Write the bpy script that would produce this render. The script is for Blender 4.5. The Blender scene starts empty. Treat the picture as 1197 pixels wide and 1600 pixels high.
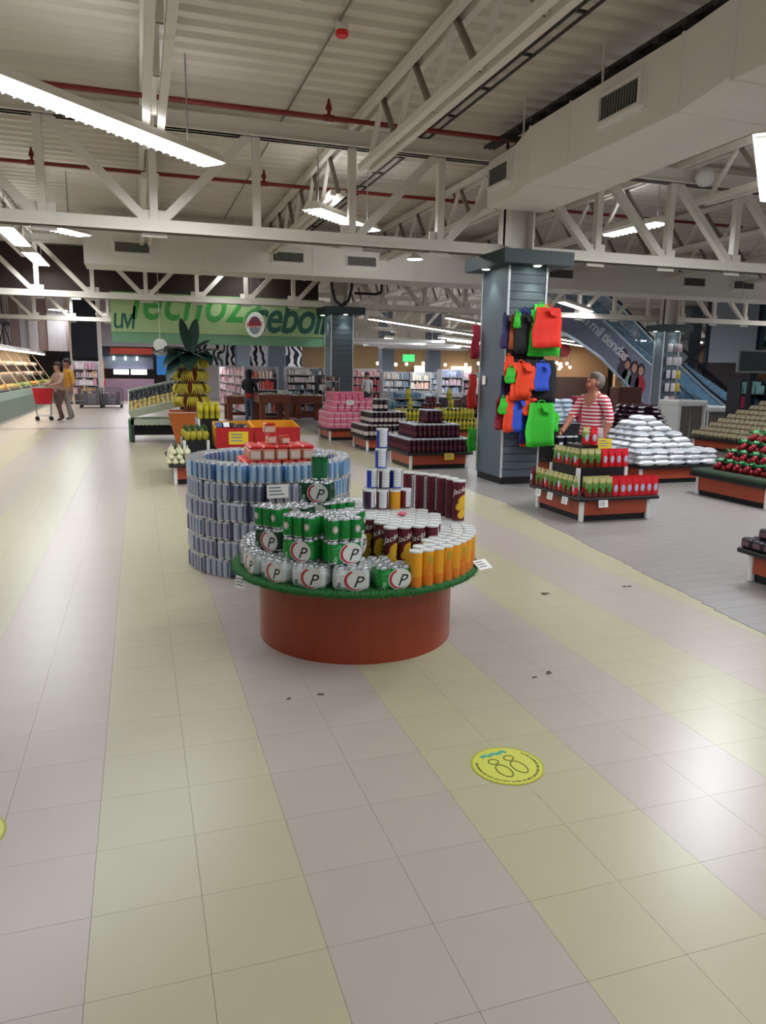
import bpy, math, random
from mathutils import Vector, Matrix
R = random.Random(7)
S = bpy.context.scene
COL = S.collection
PI = math.pi

# ------------------------------------------------------------------ camera
YAW, PITCH, ROLL, HCAM, FPX = .3165, .187, .0145, 1.5, 1160.0
fw = Vector((math.sin(YAW)*math.cos(PITCH), math.cos(YAW)*math.cos(PITCH), -math.sin(PITCH)))
rt = Vector((math.cos(YAW), -math.sin(YAW), 0)); up = rt.cross(fw)
r2 = rt*math.cos(ROLL)+up*math.sin(ROLL); u2 = up*math.cos(ROLL)-rt*math.sin(ROLL)
cd = bpy.data.cameras.new('camera'); cam = bpy.data.objects.new('camera', cd); COL.objects.link(cam)
cd.sensor_fit = 'VERTICAL'; cd.sensor_height = 36; cd.lens = 36*FPX/1600; cd.clip_end = 200; cd.clip_start = .05
mw = Matrix((r2, u2, -fw)).transposed().to_4x4(); mw.translation = (0, 0, HCAM); cam.matrix_world = mw
S.camera = cam

# ------------------------------------------------------------------ world, exposure, large lights
w = bpy.data.worlds.new('world'); S.world = w; w.use_nodes = True
w.node_tree.nodes['Background'].inputs[0].default_value = (.86, .93, 1, 1)
w.node_tree.nodes['Background'].inputs[1].default_value = .45
S.view_settings.view_transform = 'Standard'; S.view_settings.look = 'None'
S.view_settings.exposure = -.28; S.view_settings.gamma = 1; S.view_settings.use_curve_mapping = False
def area(name, loc, sx, sy, power, rotz=0, col=(.91, .96, 1), rx=0):
    l = bpy.data.lights.new(name, 'AREA'); l.shape = 'RECTANGLE'; l.size = sx; l.size_y = sy
    l.energy = power; l.color = col
    o = bpy.data.objects.new(name, l); COL.objects.link(o); o.location = loc; o.rotation_euler = (rx, 0, rotz)
    return o
# area lights added unseen above and around the camera to brighten floor and deck
for x, y, pw in ((2.6, 2.2, 88), (4.6, -.2, 95), (-.4, -2.0, 30), (-3.6, 3.9, 36), (-5.3, 7.5, 60), (7.6, 3.6, 74), (10.5, 6.5, 62)):
    area('unseen_fill_light', (x, y, 3.6), 3.4, .35, pw, PI/4)
    area('unseen_fill_light', (x, y, 3.72), 3.4, .3, pw*.14, PI/4, rx=PI)

# ------------------------------------------------------------------ helpers
def lin(h):
    h = h.lstrip('#'); c = [int(h[i:i+2], 16)/255 for i in (0, 2, 4)]
    return tuple((v/12.92 if v <= .04045 else ((v+.055)/1.055)**2.4) for v in c)+(1,)
MATS = {}
def mat(name, col, rough=.55, metal=0, var=.08, scale=14, bump=0, spec=.4, emit=0, wave=None, stretch=(1, 1, 1)):
    """procedural principled material; noise varies the colour a little"""
    if name in MATS: return MATS[name]
    m = bpy.data.materials.new(name); m.use_nodes = True; n = m.node_tree.nodes; L = m.node_tree.links
    b = n['Principled BSDF']; c = lin(col)
    b.inputs['Roughness'].default_value = rough; b.inputs['Metallic'].default_value = metal
    b.inputs['Specular IOR Level'].default_value = spec
    tc = n.new('ShaderNodeTexCoord'); mp = n.new('ShaderNodeMapping'); mp.inputs['Scale'].default_value = stretch
    L.new(tc.outputs['Object'], mp.inputs[0])
    nz = n.new('ShaderNodeTexNoise'); nz.inputs['Scale'].default_value = scale; nz.inputs['Detail'].default_value = 3
    L.new(mp.outputs[0], nz.inputs['Vector'])
    mx = n.new('ShaderNodeMix'); mx.data_type = 'RGBA'
    mx.inputs[6].default_value = tuple(min(1, v*(1-var)) for v in c[:3])+(1,)
    mx.inputs[7].default_value = tuple(min(1, v*(1+var)) for v in c[:3])+(1,)
    L.new(nz.outputs[0], mx.inputs[0])
    out = mx.outputs[2]
    if wave:      # (axis, scale, second colour, threshold): printed stripes
        ax, sc, c2, th = wave
        wv = n.new('ShaderNodeTexWave'); wv.bands_direction = ax; wv.inputs['Scale'].default_value = sc
        L.new(tc.outputs['Object'], wv.inputs['Vector'])
        gt = n.new('ShaderNodeMath'); gt.operation = 'GREATER_THAN'; gt.inputs[1].default_value = th
        L.new(wv.outputs[0], gt.inputs[0])
        m2 = n.new('ShaderNodeMix'); m2.data_type = 'RGBA'; m2.inputs[7].default_value = lin(c2)
        L.new(gt.outputs[0], m2.inputs[0]); L.new(out, m2.inputs[6]); out = m2.outputs[2]
    L.new(out, b.inputs['Base Color'])
    if bump:
        bp = n.new('ShaderNodeBump'); bp.inputs['Strength'].default_value = bump; bp.inputs['Distance'].default_value = .01
        L.new(nz.outputs[0], bp.inputs['Height']); L.new(bp.outputs[0], b.inputs['Normal'])
    if emit:
        L.new(out, b.inputs['Emission Color']); b.inputs['Emission Strength'].default_value = emit
    MATS[name] = m; return m
def film(name, col='#dfeaf2', opacity=.25, rough=.12):
    if name in MATS: return MATS[name]
    m = bpy.data.materials.new(name); m.use_nodes = True; n = m.node_tree.nodes; L = m.node_tree.links
    b = n['Principled BSDF']; b.inputs['Base Color'].default_value = lin(col); b.inputs['Roughness'].default_value = rough
    nz = n.new('ShaderNodeTexNoise'); nz.inputs['Scale'].default_value = 25
    mr = n.new('ShaderNodeMapRange'); mr.inputs[1].default_value = .35; mr.inputs[2].default_value = .75
    mr.inputs[3].default_value = opacity*.5; mr.inputs[4].default_value = min(1, opacity*1.7)
    L.new(nz.outputs[0], mr.inputs[0]); L.new(mr.outputs[0], b.inputs['Alpha'])
    MATS[name] = m; return m

class MB:
    """collects shapes and makes ONE mesh"""
    def __init__(s): s.v = []; s.f = []; s.mi = []; s.sm = []
    def add(s, vs, fs, mi=0, sm=False, M=None):
        o = len(s.v)
        if M is not None: vs = [M @ Vector(p) for p in vs]
        s.v += [tuple(p) for p in vs]
        for k, f in enumerate(fs):
            s.f.append([i+o for i in f]); s.mi.append(mi[k] if isinstance(mi, (list, tuple)) else mi); s.sm.append(sm)
        return s
    def box(s, x0, x1, y0, y1, z0, z1, mi=0, M=None, bottom=True):
        v = [(x0,y0,z0),(x1,y0,z0),(x1,y1,z0),(x0,y1,z0),(x0,y0,z1),(x1,y0,z1),(x1,y1,z1),(x0,y1,z1)]
        f = [(4,5,6,7),(0,1,5,4),(1,2,6,5),(2,3,7,6),(3,0,4,7)]+([(3,2,1,0)] if bottom else [])
        return s.add(v, f, mi, False, M)
    def bbox(s, x0, x1, y0, y1, z0, z1, c=.01, mi=0, M=None):
        """box with chamfered upright and top edges"""
        def ring(z, k): return [(x0+k+c,y0+k,z),(x1-k-c,y0+k,z),(x1-k,y0+k+c,z),(x1-k,y1-k-c,z),(x1-k-c,y1-k,z),(x0+k+c,y1-k,z),(x0+k,y1-k-c,z),(x0+k,y0+k+c,z)]
        v = ring(z0, c*.6)+ring(z0+c, 0)+ring(z1-c, 0)+ring(z1, c*.6)
        f = [[7-i for i in range(8)], [24+i for i in range(8)]]
        for r in range(3):
            for i in range(8): f.append([r*8+i, r*8+(i+1)%8, r*8+8+(i+1)%8, r*8+8+i])
        return s.add(v, f, mi, False, M)
    def lathe(s, prof, seg=16, mi=0, M=None, sm=True, cap0=True, cap1=True, a0=0):
        v = []; f = []; mm = []; n = len(prof)
        for r, z in prof:
            for i in range(seg):
                a = a0+2*PI*i/seg; v.append((r*math.cos(a), r*math.sin(a), z))
        for k in range(n-1):
            for i in range(seg):
                j = (i+1) % seg; f.append((k*seg+i, k*seg+j, (k+1)*seg+j, (k+1)*seg+i)); mm.append(mi(k, i) if callable(mi) else mi[k] if isinstance(mi, (list, tuple)) else mi)
        s.add(v, f, mm, sm, M)
        c0 = mi(0, 0) if callable(mi) else mi[0] if isinstance(mi, (list, tuple)) else mi; c1 = mi(n-2, 0) if callable(mi) else mi[-1] if isinstance(mi, (list, tuple)) else mi
        if cap0: s.add(v[:seg], [list(range(seg))[::-1]], c0, False, M)
        if cap1: s.add(v[-seg:], [list(range(seg))], c1, False, M)
        return s
    def beam(s, p, q, wd, ht=None, mi=0, seg=4, w1=None):
        """bar between two points (seg 4 = rectangular, upright on its ht axis)"""
        p, q = Vector(p), Vector(q); d = (q-p).normalized(); ht = ht or wd
        u = Vector((0, 0, 1)) if abs(d.z) < .95 else Vector((0, 1, 0))
        a = d.cross(u).normalized(); b = a.cross(d)
        k1 = (w1/wd) if w1 else 1
        if seg == 4: cs = [(-.5,-.5),(.5,-.5),(.5,.5),(-.5,.5)]
        else: cs = [(.5*math.cos(2*PI*i/seg), .5*math.sin(2*PI*i/seg)) for i in range(seg)]
        v = [p+a*x*wd+b*y*ht for x, y in cs]+[q+(a*x*wd+b*y*ht)*k1 for x, y in cs]; n = len(cs)
        f = [[i, (i+1)%n, n+(i+1)%n, n+i] for i in range(n)]
        s.add(v, f, mi, seg > 4); s.add(v, [list(range(n))[::-1], list(range(n, 2*n))], mi); return s
    def path(s, pts, wd, seg=6, mi=0):
        for a, b in zip(pts, pts[1:]): s.beam(a, b, wd, None, mi, seg)
        return s
    def prism(s, pts, z0, z1, mi=0, M=None):
        n = len(pts); v = [(x, y, z0) for x, y in pts]+[(x, y, z1) for x, y in pts]
        f = [list(range(n))[::-1], list(range(n, 2*n))]+[[i, (i+1)%n, n+(i+1)%n, n+i] for i in range(n)]
        return s.add(v, f, mi, False, M)
    def ball(s, c, rx, ry=None, rz=None, mi=0, seg=12, rows=8, M=None):
        ry = ry or rx; rz = rz or rx; v = []; f = []
        for k in range(rows+1):
            t = PI*k/rows
            for i in range(seg):
                a = 2*PI*i/seg; v.append((c[0]+rx*math.sin(t)*math.cos(a), c[1]+ry*math.sin(t)*math.sin(a), c[2]-rz*math.cos(t)))
        for k in range(rows):
            for i in range(seg): f.append((k*seg+i, k*seg+(i+1)%seg, (k+1)*seg+(i+1)%seg, (k+1)*seg+i))
        return s.add(v, f, mi, True, M)
    def pillow(s, wd, dp, ht, mi=0, M=None, n=6, z0=0):
        """a filled bag lying flat: seamed edge, bulging top and bottom"""
        v = []; f = []
        for side in (0, 1):
            for j in range(n+1):
                for i in range(n+1):
                    x, y = 2*i/n-1, 2*j/n-1
                    h = (1-x**4)*(1-y**4); h = h**.6 if h > 0 else 0
                    pin = 1-.05*(1-abs(abs(x)-abs(y)))
                    z = z0+ht/2+(1 if side else -1)*ht/2*h
                    v.append((x*wd/2*pin, y*dp/2*pin, z))
        N = (n+1)**2
        for j in range(n):
            for i in range(n):
                a = j*(n+1)+i; q = (a, a+1, a+n+2, a+n+1)
                f.append(tuple(k+N for k in q)); f.append(q[::-1])
        return s.add(v, f, mi, True, M)
    def mesh(s, name, *mats):
        me = bpy.data.meshes.new(name); me.from_pydata(s.v, [], s.f)
        for m in mats: me.materials.append(m)
        me.polygons.foreach_set('material_index', s.mi); me.polygons.foreach_set('use_smooth', s.sm); me.update()
        return me
    def obj(s, name, *mats, parent=None): return put(name, s.mesh(name, *mats), parent)

def put(name, me, parent=None, M=None):
    o = bpy.data.objects.new(name, me); COL.objects.link(o)
    if parent is not None: o.parent = parent
    if M is not None: o.matrix_local = M
    return o
def T(x, y, z=0, rz=0, rx=0, ry=0, s=1):
    m = Matrix.Translation((x, y, z)) @ Matrix.Rotation(rz, 4, 'Z')
    if rx: m = m @ Matrix.Rotation(rx, 4, 'X')
    if ry: m = m @ Matrix.Rotation(ry, 4, 'Y')
    if s != 1: m = m @ Matrix.Diagonal((s, s, s, 1) if not isinstance(s, tuple) else s+(1,))
    return m
def tag(o, label, cat, group=None):
    o['label'] = label; o['category'] = cat; o['kind'] = 'thing'
    if group: o['group'] = group
    return o
def thing(name, label, cat, M=None, group=None):
    return tag(put(name, None, None, M), label, cat, group)
def struct(o): o['kind'] = 'structure'; return o
def stuff(o, label=None, cat=None):
    o['kind'] = 'stuff'
    if label: o['label'] = label; o['category'] = cat
    return o
# a kit is [(part name, mesh, index of parent or None, local matrix)]; entry 0 is the thing itself
def spawn(kit, label, cat, group, M, skip=()):
    made = []
    for i, (nm, me, par, lm) in enumerate(kit):
        if nm in skip: made.append(None); continue
        o = bpy.data.objects.new(nm, me); COL.objects.link(o)
        if i == 0: o.matrix_world = M
        else:
            o.parent = made[par]
            if lm is not None: o.matrix_local = lm
        made.append(o)
    return tag(made[0], label, cat, group)
_ORD = 'first second third fourth fifth sixth seventh eighth ninth tenth eleventh twelfth thirteenth fourteenth fifteenth sixteenth seventeenth eighteenth nineteenth'.split()
_TENS = {2: 'twenty', 3: 'thirty', 4: 'forty', 5: 'fifty', 6: 'sixty', 7: 'seventy', 8: 'eighty', 9: 'ninety'}
def nth(n):
    n += 1
    if n < 20: return _ORD[n-1]
    if n >= 100: return 'hundred and '+nth(n-101) if n > 100 else 'hundredth'
    t, u = divmod(n, 10)
    return _TENS[t]+'-'+_ORD[u-1] if u else _TENS[t][:-1]+'ieth'
def text(body, size, depth=.002, shear=0, spacing=1, align='CENTER', offset=0):
    c = bpy.data.curves.new('t', 'FONT'); c.body = body; c.size = size; c.extrude = depth; c.shear = shear; c.space_character = spacing; c.offset = offset
    c.align_x = align; c.resolution_u = 3
    o = bpy.data.objects.new('t', c); COL.objects.link(o)
    dg = bpy.context.evaluated_depsgraph_get(); me = bpy.data.meshes.new_from_object(o.evaluated_get(dg))
    bpy.data.objects.remove(o); return me
def text_obj(name, body, size, M, m, parent=None, bend=None, clip=None, **k):
    me = text(body, size, **k); me.name = name; me.materials.clear(); me.materials.append(m)
    for v in me.vertices:
        x, y, z = v.co
        if bend: a = x/bend; rr = bend+z; v.co = (rr*math.sin(a), -rr*math.cos(a), y)
        else: v.co = (x, -z, y)
    if clip:
        import bmesh
        bm = bmesh.new(); bm.from_mesh(me); bmesh.ops.bisect_plane(bm, geom=bm.verts[:]+bm.edges[:]+bm.faces[:], plane_co=(0, 0, clip), plane_no=(0, 0, 1), clear_outer=True); bm.to_mesh(me); bm.free()
    return put(name, me, parent, M)
WHITE = mat('white_plastic', '#e8e8e6', .4); BLACK = mat('black_plastic', '#17181c', .45); STEEL = mat('brushed_steel', '#b9bcc0', .3, .9)
CREAM = mat('cream_paint', '#ddd6ca', .5, var=.05, scale=5); DARK = mat('dark_grey', '#2a2c31', .6); PAPER = mat('paper', '#eeeeea', .7)
RED = mat('red_gloss', '#c5202c', .35); CARDM = mat('card_yellow', '#e5c62a', .5); WOOD = mat('red_brown_laminate', '#94391c', .36, var=.22, scale=6, stretch=(9, 9, .6), spec=.5)
ORANGEW = mat('orange_laminate', '#a8492f', .38, var=.12, scale=5); SILVER = mat('can_lid_silver', '#d5d8dc', .25, .8)
# ------------------------------------------------------------------ floor
def floor_edge(y): return min(4.05, 3.05+.13*max(y, 0))-(.0 if y > 0 else 0)
YEL = mat('yellow_vinyl', '#b0aa8e', .32, var=.05, scale=3, spec=.42); PNK = mat('pink_vinyl', '#afa39a', .32, var=.06, scale=3, spec=.42)
GREYF = mat('grey_wood_vinyl', '#8b8684', .38, var=.22, scale=5, stretch=(.6, 7, 1), spec=.5); GROUT = mat('tile_joint', '#9a9080', .6)
fl = struct(MB().box(-14, 40, -5, 60, -.1, -.006).obj('floor', GROUT))
ti = [MB().box(-.1495, .1495, -.1495, .1495, -.006, 0, bottom=False).mesh('tile', m) for m in (PNK, YEL)]
cells = []
for i in range(-46, 14):
    for j in range(-12, 150):
        x, y = .41+.3*i+.15, .17+.3*j+.15
        if x-.15 < floor_edge(y)+.1: cells.append((i, j, x, y))
def seen(c):
    d = Vector((c[2], c[3], -1.5)); z = d.dot(fw); px = FPX*d.dot(r2)/z if z > .2 else 9e9; py = FPX*d.dot(u2)/z if z > .2 else 9e9
    return abs(px) < 640 and abs(py) < 840
near = sorted([c for c in cells if seen(c)], key=lambda c: c[2]**2+c[3]**2)[:300]; ns = {(c[0], c[1]) for c in near}
for i, j, x, y in near: put('tile', ti[(i//2) % 2], fl, T(x, y))
fb = MB()
for i, j, x, y in cells:
    if (i, j) not in ns: fb.box(x-.1494, x+.1494, y-.1494, y+.1494, -.006, 0, 2 if 19.7 < y < 20.3 else 0 if y > 20.3 else (i//2) % 2, bottom=False)
stuff(fb.obj('tile_field', PNK, YEL, mat('mauve_vinyl', '#857a76', .3), parent=fl))
pb = MB()
for j in range(-30, 420):
    y = .15*j; x = floor_edge(y)+.01*math.sin(j); k = 0
    if y > 30 and j % 2: continue
    x0 = x; x = x-R.random()*1.1
    hw = .15 if y < 30 else .3
    while x < 38:
        x1 = x+1.2
        if x1 > x0+.05: pb.box(max(x, x0), x1-.0015, y, y+hw-.0015, -.001, .003, 0, bottom=False)
        x = x1
stuff(pb.obj('plank_field', GREYF, parent=fl))
dk = mat('floor_dirt', '#5d5648', .8)
for x, y, s in ((2.63, 4.36, .03), (3.3, 4.35, .035), (1.93, 3.13, .022), (1.83, 3.1, .012), (.6, 3.2, .012), (.75, 3.2, .014)):
    mb = MB()
    for q in range(4): mb.ball((x+R.uniform(-s, s), y+R.uniform(-s, s)*.5, .003), s*.5, s*.35, .003, seg=8, rows=4)
    stuff(mb.obj('floor_speck', dk, parent=fl))

# ------------------------------------------------------------------ ceiling, walls
DECK = mat('deck_cream', '#d2cabc', .55, var=.05, scale=2)
cb = MB(); y = -5; P = .26
v = []; f = []
while y < 60:
    for yy, zz in ((y, 4.5), (y+.1, 4.5), (y+.13, 4.545), (y+.23, 4.545)): v.append((yy, zz))
    y += P
vs = [(-14, a, b) for a, b in v]+[(40, a, b) for a, b in v]; n = len(v)
cb.add(vs, [(i, i+1, n+i+1, n+i) for i in range(n-1)]); cb.box(-14, 40, -5, 60, 4.6, 4.7)
struct(cb.obj('ceiling', DECK))
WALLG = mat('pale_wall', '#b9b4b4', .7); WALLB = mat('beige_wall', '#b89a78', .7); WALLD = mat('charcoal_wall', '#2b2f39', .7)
struct(MB().box(-14, 40, 52, 52.2, -.1, 4.6).obj('wall_back', WALLG))
struct(MB().box(-6.2, -6, -5, 52, -.1, 4.6).obj('wall_left', WALLG))
struct(MB().box(38, 38.2, -5, 52, -.1, 4.6).obj('wall_right', WALLG))

# ------------------------------------------------------------------ trusses
def truss(Y, label, cols, xs, x0, x1):
    t = thing('roof_truss', label, 'truss', T(0, Y), 'trusses across the hall')
    for nm, zlo, zhi in (('top_chord', 4.2, 4.38), ('bottom_chord', 3.05, 3.19)):
        m = MB(); m.box(x0, x1, -.075, -.01, zlo, zhi); m.box(x0, x1, .01, .075, zlo, zhi); m.box(x0, x1, -.11, .11, zlo, zlo+.018)
        if nm == 'top_chord': m.box(x0, x1, -.11, .11, zhi-.018, zhi)
        m.obj(nm, CREAM, parent=t)
    for x in xs: MB().box(x-.045, x+.045, -.05, .05, 3.19, 4.2).obj('vertical', CREAM, parent=t)
    done = []
    for a, b in zip(xs, xs[1:]):
        m = (a+b)/2; mid = min(cols, key=lambda q: abs(q-m))
        lo, hi = (a, b) if m < mid else (b, a)
        if abs((a+b)/2-2.05) < .2 and Y < 10: continue
        MB().beam((lo+(.08 if hi > lo else -.08), 0, 3.17), (hi-(.08 if hi > lo else -.08), 0, 4.22), .1, .1).obj('diagonal', CREAM, parent=t)
        if lo not in done: done.append(lo); MB().box(lo-.14, lo+.14, -.009, .009, 3.0, 3.3).obj('gusset', CREAM, parent=t)
    return t
xs1 = [.26+1.19*k for k in range(-5, 12)]
truss(9.5, 'long cream lattice truss crossing over the near clad column', (4.95, -4.4, 14.2), xs1, -6, 15)
truss(18.8, 'cream lattice truss above the green lettered fascia', (4.9, -4.4, 14.2), [.26+1.16*k for k in range(-5, 16)], -6, 26)
truss(28.1, 'farthest cream lattice truss behind the green fascia', (4.9, -4.4, 14.2), [.26+1.16*k for k in range(-5, 22)], -6, 26)
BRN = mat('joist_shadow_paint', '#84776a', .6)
def joist(X, Y0, Y1, label):
    t = thing('roof_joist', label, 'joist', T(X, 0), 'joists running along the hall')
    a, b = Y0+.15, Y1-.15
    for q in (-.07, .07):
        MB().box(q-.035, q+.035, a, b, 4.36, 4.44).obj('top_chord', CREAM, parent=t)
        MB().box(q-.035, q+.035, a+.55, b-.45, 3.8, 3.87).obj('bottom_chord', CREAM, parent=t)
    n = 8; st = (b-a-1.1)/n; m = MB()
    for k in range(n):
        y = a+.55+st*k
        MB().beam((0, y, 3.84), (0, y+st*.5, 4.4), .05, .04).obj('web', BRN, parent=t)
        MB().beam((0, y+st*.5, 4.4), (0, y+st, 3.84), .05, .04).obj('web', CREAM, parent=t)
for bay, (a, b) in enumerate(((.2, 9.5), (9.5, 18.8), (18.8, 28.1))):
    for k in range(-1, 4 if bay == 0 else 7):
        X = .25+2.4*k
        if (bay == 2 and (k > 4 or k < 2)) or (bay == 0 and k == 2): continue
        joist(X, a, b, f"cream lattice roof joist, {nth(k+1)} from the produce wall, {('nearest', 'middle', 'farthest')[bay]} bay")

# ------------------------------------------------------------------ air ducts
DUCT = mat('duct_cream', '#e2dcd2', .5, var=.05, scale=3); GR = mat('vent_dark', '#6e6e68', .5)
def vent(parent, M, wd=.6, ht=.2):
    v = MB(); v.box(-wd/2, wd/2, -.05, 0, -ht/2, -ht/2+.03); v.box(-wd/2, wd/2, -.05, 0, ht/2-.03, ht/2); v.box(-wd/2, -wd/2+.03, -.05, 0, -ht/2+.03, ht/2-.03); v.box(wd/2-.03, wd/2, -.05, 0, -ht/2+.03, ht/2-.03)
    o = v.obj('vent', DUCT, parent=parent); o.matrix_local = M
    v = MB(); v.box(-wd/2-.03, wd/2+.03, -.012, 0, ht/2, ht/2+.03); v.box(-wd/2-.03, wd/2+.03, -.012, 0, -ht/2-.03, -ht/2); v.box(-wd/2-.03, -wd/2, -.012, 0, -ht/2, ht/2); v.box(wd/2, wd/2+.03, -.012, 0, -ht/2, ht/2); v.obj('flange', WHITE, parent=o)
    g = MB(); g.box(-wd/2+.03, wd/2-.03, -.01, 0, -ht/2+.03, ht/2-.03)
    for k in range(14):
        x = -wd/2+.05+k*(wd-.1)/13; g.box(x-.006, x+.006, -.035, -.01, -ht/2+.03, ht/2-.03)
    g.obj('louvre', GR, parent=o)
d1 = thing('air_duct', 'big cream air duct hanging over the right side towards the column', 'air duct', None)
m = MB(); m.box(4.12, 5.05, 5.3, 7.7, 3.53, 4.1); m.obj('duct_section', DUCT, parent=d1)
m = MB(); m.add([(4.12,7.7,3.53),(5.05,7.7,3.53),(5.05,7.7,4.1),(4.12,7.7,4.1),(4.24,8.25,3.53),(5.05,8.25,3.53),(5.05,8.25,4.08),(4.24,8.25,4.08),(4.24,8.95,3.53),(5.05,8.95,3.53),(5.05,8.95,4.05),(4.24,8.95,4.05)],
    [(0,4,5,1),(1,5,6,2),(2,6,7,3),(3,7,4,0),(4,8,9,5),(5,9,10,6),(6,10,11,7),(7,11,8,4),(8,11,10,9)]); m.obj('duct_end', DUCT, parent=d1)
m = MB(); m.add([(4.12,5.3,3.53),(5.05,5.3,3.53),(5.05,5.3,4.1),(4.12,5.3,4.1),(4.22,4.85,3.66),(5.3,4.85,3.6),(5.3,4.85,4.2),(4.22,4.85,4.2)], [(0,1,5,4),(1,2,6,5),(2,3,7,6),(3,0,4,7)]); m.obj('duct_transition', DUCT, parent=d1)
m = MB(); m.box(4.22, 5.35, 1.2, 4.85, 3.63, 4.2); m.obj('duct_section', DUCT, parent=d1)
for y in (5.3, 6.9, 7.7, 4.85, 3.4):
    xa, zb = (4.115, 3.525) if y > 5 else (4.215, 3.622)
    MB().box(xa, 5.06 if y > 5 else 5.36, y-.012, y+.012, zb, 4.11 if y > 5 else 4.21).obj('seam_flange', DUCT, parent=d1)
vent(d1, T(4.12, 6.05, 3.85, -PI/2), .62, .26); vent(d1, T(4.24, 8.6, 3.84, -PI/2), .55, .26)
for y in (4.2, 6.5, 8.0): MB().box(4.2, 4.215, y, y+.015, 4.1, 4.5).obj('hanger', CREAM, parent=d1)
d2 = thing('air_duct', 'long cream air duct with dark vents running beneath the far truss', 'air duct', None)
for k in range(9):
    x0 = -.87+2.2*k; m = MB(); m.box(x0, x0+2.19, 15.6, 16.5, 3.42, 4.02); m.obj('duct_section', DUCT, parent=d2)
    m = MB(); m.box(x0+2.175, x0+2.205, 15.585, 16.5, 3.405, 4.03); m.obj('seam_flange', DUCT, parent=d2)
for x in (.0, 3.0, 4.55, 9.3, 13.0, 14.5): vent(d2, T(x, 15.6, 3.75), .68, .24)
for x in (-.5, 2, 5, 8, 11, 14): MB().box(x, x+.02, 16, 16.02, 4.02, 4.5).obj('hanger', CREAM, parent=d2)
# cable trays, pipes
CAB = mat('cable_dark', '#3a3836', .7); PIPE = mat('red_pipe', '#7c2620', .45)
t = thing('cable_tray', 'double steel cable conduit along the deck between joist and duct', 'cable tray', None)
for q in (3.5, 3.62): MB().beam((q, 0, 4.4), (q, 18, 4.4), .03, None, 0, 6).obj('conduit', CAB, parent=t)
for k in range(20): MB().box(3.46, 3.66, .9*k+.5, .9*k+.53, 4.41, 4.43).obj('clip', CAB, parent=t)
t = thing('cable_tray', 'dark cable ladder lying above the big near duct', 'cable tray', None)
for q in (4.3, 4.36, 4.42, 4.62, 4.7): MB().beam((q, 1, 4.3), (q, 9.2, 4.3), .045, None, 0, 6).obj('cable', CAB, parent=t)
for k in range(22): MB().box(4.22, 4.8, .35*k+1.2, .35*k+1.26, 4.22, 4.27).obj('rung', CAB, parent=t)
for Y, lab, sx in ((8.75, 'nearer red sprinkler pipe running across beneath the deck', (2.16, -2.2, 6.6)), (12.0, 'farther red sprinkler pipe running across behind the near truss', (-1.27, 1.95, 5.1))):
    t = thing('sprinkler_pipe', lab, 'pipe', None, 'red sprinkler pipes')
    MB().beam((-6, Y, 4.28), (11 if Y > 9 else 6.6, Y, 4.28), .055, None, 0, 8).obj('pipe', PIPE, parent=t)
    for x in sx:
        m = MB(); m.beam((x, Y, 4.28), (x, Y, 4.44), .04, None, 0, 8); m.lathe([(.035, 4.36), (.04, 4.38), (.02, 4.44), (.012, 4.48)], 8, M=T(x, Y)); m.beam((x-.06, Y, 4.28), (x+.06, Y, 4.28), .075, None, 0, 8); m.obj('sprinkler_head', PIPE, parent=t)
CONDUIT = mat('thin_conduit', '#777065', .5)
tag(MB().beam((1.79, 1, 4.47), (1.79, 16, 4.47), .022, None, 0, 6).obj('conduit', CONDUIT), 'thin grey conduit on the deck carrying the red smoke detector', 'conduit')
t = thing('smoke_detector', 'red and white smoke detector under the deck', 'detector', T(1.82, 6.9, 4.36))
MB().lathe([(.055, .045), (.06, .07), (.05, .12)], 16).obj('housing', CREAM, parent=t); MB().lathe([(.05, 0), (.058, .01), (.055, .045)], 16).obj('red_ring', mat('detector_red', '#e0202a', .4), parent=t)
t = thing('globe_lamp', 'white globe lamp on a rod right of the big duct', 'lamp', T(7.7, 9.2, 4.12))
MB().ball((0, 0, .13), .13, seg=20, rows=14).obj('globe', mat('opal_glass', '#f2f0ec', .3), parent=t); m = MB(); m.beam((0, 0, .24), (0, 0, .4), .016, None, 0, 8); m.obj('rod', CREAM, parent=t)

# ------------------------------------------------------------------ strip lights
LAMP = mat('lit_tube', '#f4faff', .5, emit=16, var=0)
def fixture(x0, y0, x1, y1, z, label, power=40, wd=.3, light=True):
    L = math.hypot(x1-x0, y1-y0); a = math.atan2(y1-y0, x1-x0); n = max(1, round(L/1.25))
    t = thing('strip_light', label, 'light', T((x0+x1)/2, (y0+y1)/2, z, a), 'fluorescent strip lights')
    MB().add([(-L/2,-wd*.25,.1),(L/2,-wd*.25,.1),(L/2,wd*.25,.1),(-L/2,wd*.25,.1),(-L/2,-wd/2,.0),(L/2,-wd/2,.0),(L/2,wd/2,.0),(-L/2,wd/2,.0)], [(0,1,2,3)[::-1],(0,4,5,1),(1,5,6,2),(2,6,7,3),(3,7,4,0)]).obj('housing', CREAM, parent=t)
    for k in range(n):
        xa = -L/2+L*k/n+.02; xb = xa+L/n-.04
        d = MB().box(xa, xb, -wd*.42, wd*.42, -.012, .0).obj('lit_panel', LAMP, parent=t)
        lv = MB()
        for q in range(max(2, int(12*(xb-xa)/1.2))): lv.box(xa+.1*q, xa+.1*q+.012, -wd*.42, wd*.42, -.03, -.012)
        if wd > .2: stuff(lv.obj('louvre', WHITE, parent=d))
    for k in (-.4, .4): MB().box(k*L-.006, k*L+.006, -.006, .006, .1, 4.54-z).obj('hanger', STEEL, parent=t)
    if light:
        l = area('strip_lamp', (0, 0, -.06), L, wd, power); l.parent = t
        l = area('added_uplight', (0, 0, .13), L, wd*.4, power*.11, rx=PI); l.parent = t  # added lamp above the closed housing, throws light onto the deck
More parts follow.
